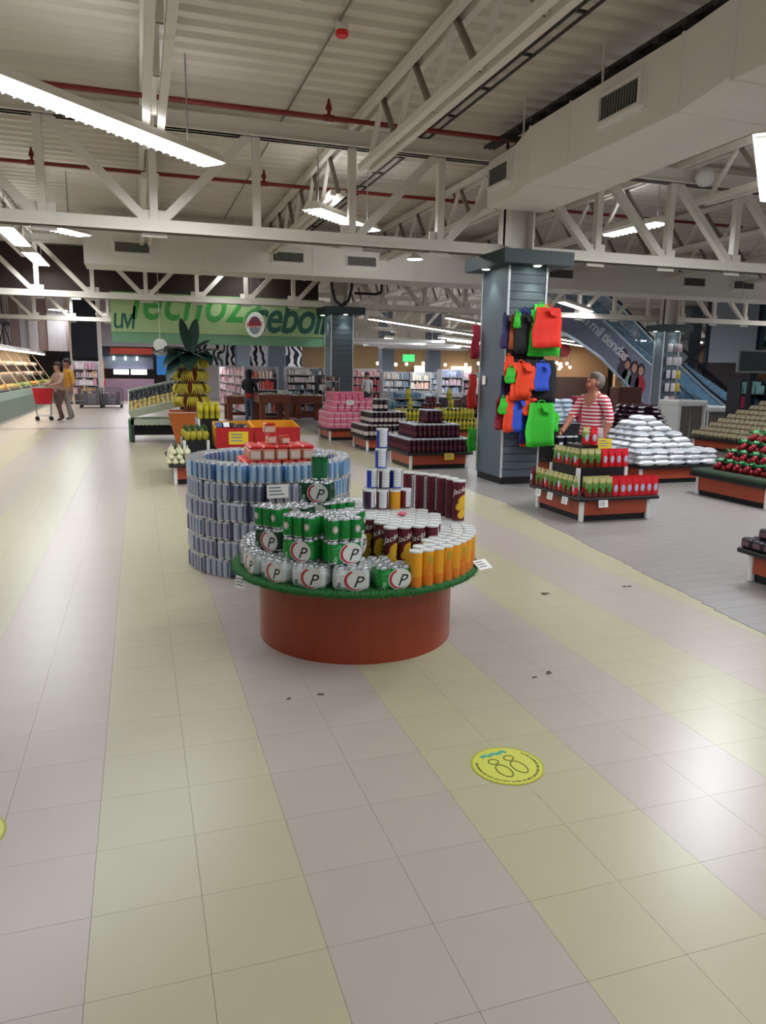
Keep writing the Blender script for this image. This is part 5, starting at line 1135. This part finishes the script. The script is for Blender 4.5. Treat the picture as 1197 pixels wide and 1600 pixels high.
# ------------------------------------------------------------------ escalator with printed side panel
t = thing('escalator', 'escalator rising to the left with a printed side panel lettered con mil tiendas', 'escalator', T(0, 22)); SL = -.545
PB = mat('poster_slate', '#8288a2', .5, var=.15, scale=1.2); GLASS = film('balustrade_glass', '#6f97b5', .5, .05); RAIL = mat('rail_bright', '#b8c9d6', .25, .6); RUB = mat('rail_rubber', '#14161c', .5)
def para(xa, xb, za, zb, ha, y0, y1, mi=0):      # sloped slab: from (xa, za) to (xb, zb), height ha
    return [(xa, y0, za), (xb, y0, zb), (xb, y0, zb+ha), (xa, y0, za+ha), (xa, y1, za), (xb, y1, zb), (xb, y1, zb+ha), (xa, y1, za+ha)]
BX = [(0, 1, 2, 3), (7, 6, 5, 4), (0, 4, 5, 1), (1, 5, 6, 2), (2, 6, 7, 3), (3, 7, 4, 0)]
PP = [(13.2, 2.9), (13.85, 2.6), (14.81, 2.08), (16.63, .61), (17.0, .2), (17.6, .0), (17.6, 1.2), (16.66, 1.96), (14.9, 3.23), (13.87, 3.87), (13.2, 4.1)]; k = len(PP)
m = MB(); m.add([(x, 0, z) for x, z in PP]+[(x, .06, z) for x, z in PP], [list(range(k)), list(range(k, 2*k))[::-1]]+[[(i+1) % k, i, k+i, k+(i+1) % k] for i in range(k)]); m.obj('side_panel', PB, parent=t)
m = MB(); m.path([(13.2, -.01, 2.9), (13.85, -.01, 2.6), (14.81, -.01, 2.08), (16.63, -.01, .61)], .07, 4); m.obj('panel_edge', RAIL, parent=t)
text_obj('lettering', 'con mil tiendas', .5, T(14.72, -.012, 2.72, 0, 0, .625), mat('poster_white', '#dfe2ea', .5), t, shear=.1, depth=.003, spacing=.88, offset=.008)
def pfig(x, z, top, face='#c99a86', hair='#3a2a30', s=1):
    m = MB(); n = 14
    def ell(cx, cz, rx, rz, mi, y): m.add([(cx, y, cz)]+[(cx+rx*math.cos(2*PI*k/n), y, cz+rz*math.sin(2*PI*k/n)) for k in range(n)], [(0, 1+k, 1+(k+1) % n) for k in range(n)], mi)
    ell(x, z, .17*s, .25*s, 0, -.004); ell(x, z-.02, .11*s, .15*s, 1, -.008); ell(x, z-.5*s, .22*s, .34*s, 2, -.006)
    m.obj('printed_figure', mat('print_hair', hair, .6), mat('print_face', face, .6), mat('print_'+top, top, .6), parent=t)
pfig(15.72, 2.14, '#4a3f52'); pfig(15.9, 1.86, '#93a79c', s=.95); pfig(16.2, 1.75, '#5a4a66'); pfig(16.47, 1.66, '#b3303f', s=1.0)
for y0 in (.02, 1.1):
    P = [(13.2, 4.1), (13.87, 3.87), (14.9, 3.23), (16.66, 1.96), (20.4, -.0), (20.9, 0), (20.9, .75), (20.4, .85), (16.91, 2.62), (15.4, 3.8), (14.8, 4.1), (13.2, 4.35)]
    m = MB(); k = len(P); m.add([(x, y0, z) for x, z in P]+[(x, y0+.02, z) for x, z in P], [list(range(k)), list(range(k, 2*k))[::-1]]); m.obj('glass_panel', GLASS, parent=t)
    m = MB(); m.path([(13.87, y0, 3.89), (14.9, y0, 3.25), (16.66, y0, 1.98), (18.2, y0, .95)], .11, 6); m.obj('rail', RAIL, parent=t)
    m = MB(); m.path([(14.6, y0, 4.2), (15.4, y0, 3.8), (16.91, y0, 2.62), (18.16, y0, 1.8), (19.18, y0, 1.08), (20.4, y0, .3)], .1, 6); m.obj('rail', RAIL, parent=t)
    m = MB(); m.path([(14.6, y0, 4.3), (15.4, y0, 3.9), (16.91, y0, 2.72), (18.16, y0, 1.9), (19.18, y0, 1.18), (20.5, y0, .4)], .08, 6); m.obj('handrail', RUB, parent=t)
stp = MB().box(-.2, .2, .1, 1.08, -.2, 0).mesh('step', mat('step_steel', '#5a6068', .4, .5))
for k in range(18): put('step', stp, t, T(13.6+.32*k, 0, max(.21, 3.85-.219*k)))
MB().box(13.2, 20.9, .1, 1.08, -.0, .04).obj('pit_cover', DARK, parent=t)
tag(MB().bbox(-.35, .35, -.2, .2, .0, 1.2, .02).obj('brown_cabinet', mat('cabinet_brown', '#5a2f22', .5)), 'dark red-brown cabinet behind the woman under the escalator', 'cabinet').matrix_world = T(11.8, 16.3, 0)
# stairs parts at right: framed grey screen, dark wall
t = thing('grey_screen', 'large grey screen panel in a dark frame right of the third column', 'screen', T(22.07, 24, -.256, s=(1.171, 1, 1.171))); MB().box(-.95, 1.0, 0, .05, 1.95, 4.0).obj('panel', mat('screen_grey', '#9aa0aa', .6, var=.03), parent=t)
for x in (-1.0, 1.06): MB().box(x-.05, x+.05, -.05, .1, .22, 4.06).obj('frame_post', mat('frame_navy', '#1d2634', .5), parent=t)
MB().box(1.12, 1.3, -.05, .02, 1.95, 4.0).obj('teal_strip', mat('strip_teal', '#2f4a50', .4), parent=t); MB().box(-1.3, 1.3, .05, .12, .22, 1.94).obj('dark_board', mat('board_brown', '#463b40', .6), parent=t)
MB().beam((-2.9, -.1, 2.9), (1.2, -.1, .25), .07).obj('slanted_bar', RUB, parent=t); MB().beam((-2.4, -.1, 1.6), (-1.1, -.1, 2.5), .05).obj('slanted_bar', RUB, parent=t)
tag(MB().bbox(-.4, .4, 0, .05, 0, 1.95, .02).obj('blue_panel', mat('blue_panel', '#5d86b5', .5)), 'blue round-cornered panel seen past the third column', 'panel').matrix_world = T(21.3, 26.2, 0)
t = thing('television', 'flat dark television on a pole at the right picture edge', 'television', T(13.17, 13.6, -.01, s=(1.133, 1, 1.01))); MB().bbox(-.42, .42, -.03, .03, 1.58, 2.08, .01).obj('bezel', mat('tv_frame', '#8d9294', .4), parent=t); MB().box(-.38, .42, -.034, -.03, 1.62, 2.04).obj('screen_glass', mat('tv_glass', '#23302e', .15), parent=t); MB().box(-.04, .04, .03, .1, 0, 1.9).obj('pole', DARK, parent=t); MB().box(-.2, .2, -.1, .25, 0, .03).obj('foot', DARK, parent=t)
shelf('small rack with teal and pink toys under the television', T(13.5, 13.8, 0), .85, 1.44, 4, pal('#3a8a94', '#d0406f', '#9fd0cf', '#2f4a66', '#d9dde0'), .4, base=DARK)
# boxed armchairs
for k, (x, w_, h) in enumerate(((12.75, .85, .92), (13.5, .7, .78))):
    t = thing('display_counter', ('taller white framed counter with taupe panels behind the rice', 'lower white framed counter with taupe panels behind the straw bags')[k], 'counter', T(x, 15.2)); TP = mat('taupe_panel', '#6b645e', .6, var=.1)
    MB().bbox(-w_/2, w_/2, -.3, .5, h-.14, h, .03).obj('white_top', WHITE, parent=t)
    for s in (-1, 1): MB().box(s*(w_/2-.04)-.04, s*(w_/2-.04)+.04, -.28, .48, 0, h-.14).obj('white_leg', WHITE, parent=t)
    for q in range(2): MB().bbox(-w_/2+.1+q*(w_-.18)/2, -w_/2+.06+(q+1)*(w_-.18)/2, -.25, -.2, .05, h-.15, .01).obj('taupe_panel', TP, parent=t)
# ------------------------------------------------------------------ café with warm lamps
CW = mat('cafe_wall', '#c99a70', .7); WB = mat('warm_bulb', '#ffd9a0', .4, emit=14, var=0)
t = thing('cafe_front', 'warm peach café front behind the bag column', 'café', T(20.8, 36)); MB().box(-3.5, 4, 0, .2, 0, 3.1).obj('wall_panel', CW, parent=t); MB().box(-3.5, 4, -.1, 0, 0, 1.35).obj('dark_wainscot', mat('cafe_brown', '#5a4640', .6), parent=t); MB().box(-3.5, 4, -.3, .2, 3.1, 3.3).obj('header', mat('cafe_dark', '#2e2a2c', .6), parent=t)
MB().ball((1.1, -.1, 2.75), .35, .06, .35).obj('red_roundel', mat('roundel_red', '#a5404a', .5), parent=t)
for k in range(16):
    x = 18.4+.17*k+R.uniform(-.06, .06); z = 1.75+.35*R.random(); t = thing('warm_bulb', f"warm glowing café bulb, {nth(k)} from the left", 'bulb', T(x, 33.5+R.uniform(-.6, .6), z), 'café bulbs')
    MB().ball((0, 0, 0), .075, seg=10, rows=7).obj('glass_globe', WB, parent=t); MB().beam((0, 0, .07), (0, 0, 4.54-z), .008, None, 0, 4).obj('cord', DARK, parent=t)
for k in range(7):
    x = 13.6+1.1*k; t = thing('warm_bulb', f"warm lamp before the beige back wall, {nth(k)} from the left", 'bulb', T(x, 43+R.uniform(-1, 1), 2.0+R.uniform(-.1, .1)), 'warm lamps at the back'); MB().ball((0, 0, 0), .1, seg=8, rows=6).obj('glass_globe', WB, parent=t); MB().beam((0, 0, .09), (0, 0, 2.62), .01, None, 0, 4).obj('cord', DARK, parent=t)
for x, z0, w_, lab in ((17.4, 1.4, .5, 'left lit white slatted panel at the far wall'), (20.2, .8, .75, 'right lit white slatted panel at the far wall')):
    t = thing('lit_panel', lab, 'lit panel', T(x, 45.5, z0)); MB().box(-w_, w_, .06, .12, -z0, .4).obj('stand', DARK, parent=t)
    for q in range(5): MB().box(-w_+2*w_*q/5, -w_+2*w_*(q+.75)/5, 0, .06, 0, 1.1 if w_ > .6 else .5).obj('lit_strip', mat('lit_panel_white', '#fff4e0', .5, emit=3, var=0), parent=t)
t = thing('exit_sign', 'small lit green sign over the far shelves', 'sign', T(15.2, 42, 2.1)); MB().box(-.35, .35, -.05, 0, 0, .4).obj('lit_face', mat('exit_green', '#3fe06a', .5, emit=2), parent=t); MB().beam((0, 0, .4), (0, 0, 2.4), .02).obj('rod', DARK, parent=t)

t = thing('gallery_front', 'upper gallery with white parapet and tan wall behind the escalator', 'gallery', T(27, 31)); MB().box(-5, 7, 0, .3, 3.35, 4.05).obj('parapet', WC, parent=t); MB().box(-5, 7, .3, .5, 0, 3.34).obj('tan_wall', mat('gallery_tan', '#c59a74', .7), parent=t); MB().box(-5, 7, -.02, 0, 3.0, 3.3).obj('dark_beam', DARK, parent=t)
for k in range(10): MB().box(-4.5+.55*k, -4.25+.55*k, -.12, -.03, 3.1, 3.16).obj('lamp', LAMP, parent=t)
# ------------------------------------------------------------------ people
def person(label, M, H, col, pose=None, look=0.0, turn=0.0, wide=1.0, hair_len=.0, stripes=None, hair_big=1.0):
    J = {'pelvis': (0, 0, .53), 'waist': (0, .0, .61), 'chest': (0, .005, .72), 'collar': (0, .01, .79), 'neck': (0, .0, .845), 'head': (0, -.012, .915), 'crown': (0, -.008, .955)}
    rad = {'pelvis': (.088, .068), 'waist': (.078, .06), 'chest': (.092, .066), 'collar': (.062, .046), 'neck': (.031, .031), 'head': (.053, .058), 'crown': (.045, .05)}
    for n, s in (('l', 1), ('r', -1)):
        J.update({'sh'+n: (s*.105, .012, .785), 'el'+n: (s*.14, .02, .635), 'wr'+n: (s*.145, -.03, .5), 'pa'+n: (s*.143, -.043, .462), 'hi'+n: (s*.05, 0, .485), 'kn'+n: (s*.055, -.012, .28), 'an'+n: (s*.055, .012, .045), 'to'+n: (s*.062, -.075, .022)})
        for k, r in (('sh', .043), ('el', .031), ('wr', .02), ('pa', .02), ('hi', .066), ('kn', .043), ('an', .027), ('to', .02)): rad[k+n] = (r, r)
    J.update(pose or {})
    E = [('pelvis', 'waist', 'top'), ('waist', 'chest', 'top'), ('chest', 'collar', 'top'), ('collar', 'neck', 'skin'), ('neck', 'head', 'skin'), ('head', 'crown', 'skin')]
    for n in 'lr': E += [('collar', 'sh'+n, 'top'), ('sh'+n, 'el'+n, 'sleeve'), ('el'+n, 'wr'+n, 'forearm'), ('wr'+n, 'pa'+n, 'skin'), ('pelvis', 'hi'+n, 'bottom'), ('hi'+n, 'kn'+n, 'bottom'), ('kn'+n, 'an'+n, 'bottom'), ('an'+n, 'to'+n, 'shoe')]
    names = list(J); me = bpy.data.meshes.new('body'); P = {k: Vector(v)*H for k, v in J.items()}
    me.from_pydata([P[k] for k in names], [(names.index(a), names.index(b)) for a, b, _ in E], [])
    o = bpy.data.objects.new('body', me); COL.objects.link(o); sk = o.modifiers.new('skin', 'SKIN'); sk.use_smooth_shade = True
    if not me.skin_vertices: 
        import bmesh; bm = bmesh.new(); bm.from_mesh(me); bm.verts.layers.skin.verify(); bm.to_mesh(me); bm.free()
    for i, k in enumerate(names):
        v = me.skin_vertices[0].data[i]; a, b = rad[k]; big = wide if k in ('pelvis', 'waist', 'chest', 'hil', 'hir', 'shl', 'shr', 'ell', 'elr') else 1
        v.radius = (a*H*big, b*H*big); v.use_root = k == 'pelvis'
    ss = o.modifiers.new('sub', 'SUBSURF'); ss.levels = ss.render_levels = 3 if stripes else 2
    dg = bpy.context.evaluated_depsgraph_get(); bme = bpy.data.meshes.new_from_object(o.evaluated_get(dg)); bpy.data.objects.remove(o); bme.name = 'person'
    ms = {k: mat('cloth_'+v if k != 'skin' else 'skin_'+v, v, .75 if k != 'skin' else .5, var=.12, scale=10) for k, v in col.items() if k in ('skin', 'top', 'bottom', 'shoe')}
    if stripes: ms['top'] = mat('striped_top', '#b5263a', .7, var=.05, wave=('Z', stripes[0], stripes[1], .55))
    order = ['skin', 'top', 'bottom', 'shoe']; bme.materials.clear()
    for k in order: bme.materials.append(ms[k])
    long = col.get('long', True); segs = []
    for a, b, z in E:
        z = {'sleeve': 'top', 'forearm': 'top' if long else 'skin'}.get(z, z); segs.append((P[a], P[b], z, (rad[a][0]*(wide if a in ('pelvis', 'waist', 'chest') else 1)+rad[b][0])/2*H))
    for p in bme.polygons:
        c = p.center; best = None
        for a, b, z, rr in segs:
            d = b-a; t_ = max(0, min(1, (c-a).dot(d)/d.length_squared)); e = (c-a-d*t_).length/rr
            if best is None or e < best[0]: best = (e, z, t_)
        z = best[1]
        if z == 'skin' and c.z < .80*H and c.z > .6*H and abs(c.x) < .08*H and not (col.get('vneck') and c.y < 0 and abs(c.x) < (c.z-.70*H)*.7): z = 'top'
        if col.get('vneck') and z == 'top' and c.y < -.0 and c.z > .715*H and abs(c.x) < (c.z-.71*H)*.75: z = 'skin'
        if z == 'bottom' and c.z > (.5 if stripes else .545)*H: z = 'top'
        p.material_index = order.index(z)
    t = tag(put('person', bme, None, M), label, 'person')
    # head details, in the frame of the tilted head
    hc = (P['head']+P['crown'])/2; F = Matrix.Translation(hc) @ Matrix.Rotation(turn, 4, 'Z') @ Matrix.Rotation(look, 4, 'X'); h = H
    skm = ms['skin']; m = MB(); m.ball((0, -.054*h, -.012*h), .009*h, .015*h, .016*h, 0, 8, 6, F)
    for s in (-1, 1): m.ball((s*.058*h, .0, -.012*h), .008*h, .014*h, .02*h, 0, 8, 6, F)
    m.ball((0, -.03*h, -.048*h), .028*h, .026*h, .022*h, 0, 10, 6, F); m.obj('face_feature', skm, parent=t)
    m = MB()
    for s in (-1, 1): m.ball((s*.02*h, -.05*h, .003*h), .007*h, .004*h, .004*h, 0, 8, 5, F); m.ball((s*.021*h, -.051*h, .014*h), .012*h, .004*h, .002*h, 0, 8, 4, F)
    m.obj('eye', mat('eye_dark', '#241a18', .4), parent=t)
    MB().ball((0, -.051*h, -.04*h), .015*h, .006*h, .004*h, 0, 8, 5, F).obj('mouth', mat('lip', '#8e4a44', .5), parent=t)
    hm = mat('hair_'+col['hair'], col['hair'], .8, var=.35, scale=60, bump=.4); m = MB(); seg, rows = 16, 12; v = []; f = []
    for k in range(rows+1):
        th = PI*k/rows
        for i in range(seg):
            a = 2*PI*i/seg; x, y, z = math.sin(th)*math.cos(a), math.sin(th)*math.sin(a), math.cos(th); q = 1+.05*math.sin(7*a+3*th)
            X, Y_, Z = .066*h*x*q*hair_big, .012*h+.07*h*y*q*hair_big, .012*h+.066*h*z*q*hair_big
            if y < .3 and z < .5: Y_ = max(Y_, -.012*h+.03*h*max(0, z)*-1); X *= .93
            if z < -.3 and y > -.2: Z -= hair_len*h*(-z); 
            v.append((X, Y_, Z))
    for k in range(rows):
        for i in range(seg): f.append((k*seg+i, (k+1)*seg+i, (k+1)*seg+(i+1) % seg, k*seg+(i+1) % seg))
    m.add(v, f, 0, True, F); m.obj('hair', hm, parent=t)
    # fingers
    m = MB()
    for n, s in (('l', 1), ('r', -1)):
        w_, p = P['wr'+n], P['pa'+n]; d = (p-w_).normalized(); sd = Vector((0, -1, 0)); sd = (sd-d*sd.dot(d)).normalized(); nn = d.cross(sd)
        for k, (off, L) in enumerate(((-.012, .038), (-.004, .046), (.004, .043), (.011, .033))):
            b = p+d*.004*h+sd*off*h; mid = b+d*L*.55*h; tip = mid+(d*.8+nn*.6*s).normalized()*L*.45*h
            m.beam(b, mid, .0095*h, None, 0, 6, .0085*h); m.beam(mid, tip, .0085*h, None, 0, 6, .006*h)
        b = w_+d*.015*h+sd*.012*h; m.beam(b, b+(d*.6+sd*.8).normalized()*.022*h, .011*h, None, 0, 6, .009*h); b2 = b+(d*.6+sd*.8).normalized()*.022*h; m.beam(b2, b2+d*.02*h, .009*h, None, 0, 6, .007*h)
    m.obj('finger', skm, parent=t)
    return t
# woman in the striped blouse: facing left, head tipped back to look up, right arm reaching down and forward
wp_ = {'head': (0, -.018, .905), 'crown': (0, .012, .945), 'elr': (-.15, -.06, .65), 'wrr': (-.13, -.19, .54), 'par': (-.125, -.225, .515), 'ell': (.155, .02, .63), 'wrl': (.15, -.04, .49), 'pal': (.148, -.05, .452)}
person('grey-haired woman in a red and white striped blouse looking up behind the coffee', T(5.36, 8.05, 0, -1.2), 1.53, {'skin': '#a2664f', 'hair': '#6f6660', 'top': '#b5263a', 'bottom': '#23242c', 'shoe': '#1c1c1e', 'long': False, 'vneck': True}, wp_, -.45, -.35, 1.17, .0, (7.2, '#e2cfd2'), 1.08)
walk = {'knl': (.055, -.05, .285), 'anl': (.055, -.02, .05), 'tol': (.06, -.1, .025), 'knr': (-.055, .0, .28), 'anr': (-.055, .09, .055), 'tor': (-.06, .01, .024)}
push = dict(walk); push.update({'elr': (-.13, -.06, .65), 'wrr': (-.09, -.2, .62), 'par': (-.085, -.235, .615), 'ell': (.13, -.06, .65), 'wrl': (.09, -.2, .62), 'pal': (.085, -.235, .615)})
person('shopper in a pale brown top pushing the red cart down the left aisle', T(-2.12, 22.75, 0, -.9), 1.62, {'skin': '#a57a66', 'hair': '#2c2426', 'top': '#a08478', 'bottom': '#57403f', 'shoe': '#3c3034', 'long': False}, push, 0, 0, 1.05)
person('shopper in an orange-yellow top and grey trousers beside the red cart', T(-1.9, 23.1, 0, -1.0), 1.72, {'skin': '#96604a', 'hair': '#332226', 'top': '#c08a34', 'bottom': '#8a827e', 'shoe': '#6e6464', 'long': False}, walk, 0, 0, 1.05)
bend = {'elr': (-.13, -.03, .65), 'wrr': (-.08, -.15, .6), 'par': (-.07, -.18, .59), 'ell': (.14, -.03, .65), 'wrl': (.1, -.16, .6), 'pal': (.09, -.19, .59), 'head': (0, -.03, .91), 'crown': (0, -.035, .95)}
pd = person('dark-haired shopper in a black jacket and jeans at the wooden tables', T(2.95, 21.2, 0, 2.5), 1.5, {'skin': '#8e5f50', 'hair': '#15151c', 'top': '#14161f', 'bottom': '#4a5a70', 'shoe': '#8f8a88', 'long': True}, bend, .2, 0, 1.1, .09)
t = thing('red_bag', 'small red bag slung on the shopper in the black jacket', 'bag', T(2.9, 20.98, .72)); MB().bbox(-.09, .09, -.03, .03, 0, .13, .02).obj('bag_body', RED, parent=t); m = MB(); m.path([(-.08, .02, .12), (-.1, .14, .34), (.0, .1, .5), (.08, .02, .12)], .014, 5); m.obj('strap', BLACK, parent=t)
person('man in a grey T-shirt walking between the far shelves', T(7.9, 26.2, 0, .2), 1.45, {'skin': '#a0765f', 'hair': '#3a3030', 'top': '#a8a8a8', 'bottom': '#26262c', 'shoe': '#1f1f22', 'long': False}, walk)
# shopping cart
t = thing('shopping_cart', 'red shopping cart in the left aisle', 'cart', T(-2.58, 23.15, 0, .15)); 
m = MB(); m.add(frus(.2, .27, .46, .9), FQ); m.add([(-.2, -.2, .46), (.2, -.2, .46), (.2, .2, .46), (-.2, .2, .46)], [(3, 2, 1, 0)]); m.add(frus(.19, .26, .47, .9), [q[::-1] for q in FQ]); m.obj('basket', RED, parent=t)
m = MB()
for s in (-1, 1): m.beam((s*.18, -.18, .12), (s*.2, -.18, .46), .022, None, 0, 6); m.beam((s*.18, .2, .12), (s*.2, .18, .46), .022, None, 0, 6); m.beam((s*.18, -.22, .13), (s*.18, .24, .13), .022, None, 0, 6)
m.beam((-.18, .24, .13), (.18, .24, .13), .022, None, 0, 6); m.beam((-.18, -.22, .13), (.18, -.22, .13), .022, None, 0, 6); m.obj('frame', STEEL, parent=t); MB().beam((.3, -.22, .98), (.3, .22, .98), .03, None, 0, 8).obj('handle', RED, parent=t); m = MB(); m.beam((.26, -.2, .88), (.3, -.2, .98), .02, None, 0, 6); m.beam((.26, .2, .88), (.3, .2, .98), .02, None, 0, 6); m.obj('handle_arm', STEEL, parent=t)
for x in (-.18, .18):
    for y in (-.18, .2): MB().lathe([(.055, -.015), (.055, .015)], 12, M=T(x, y, .056, 0, PI/2)).obj('wheel', BLACK, parent=t)
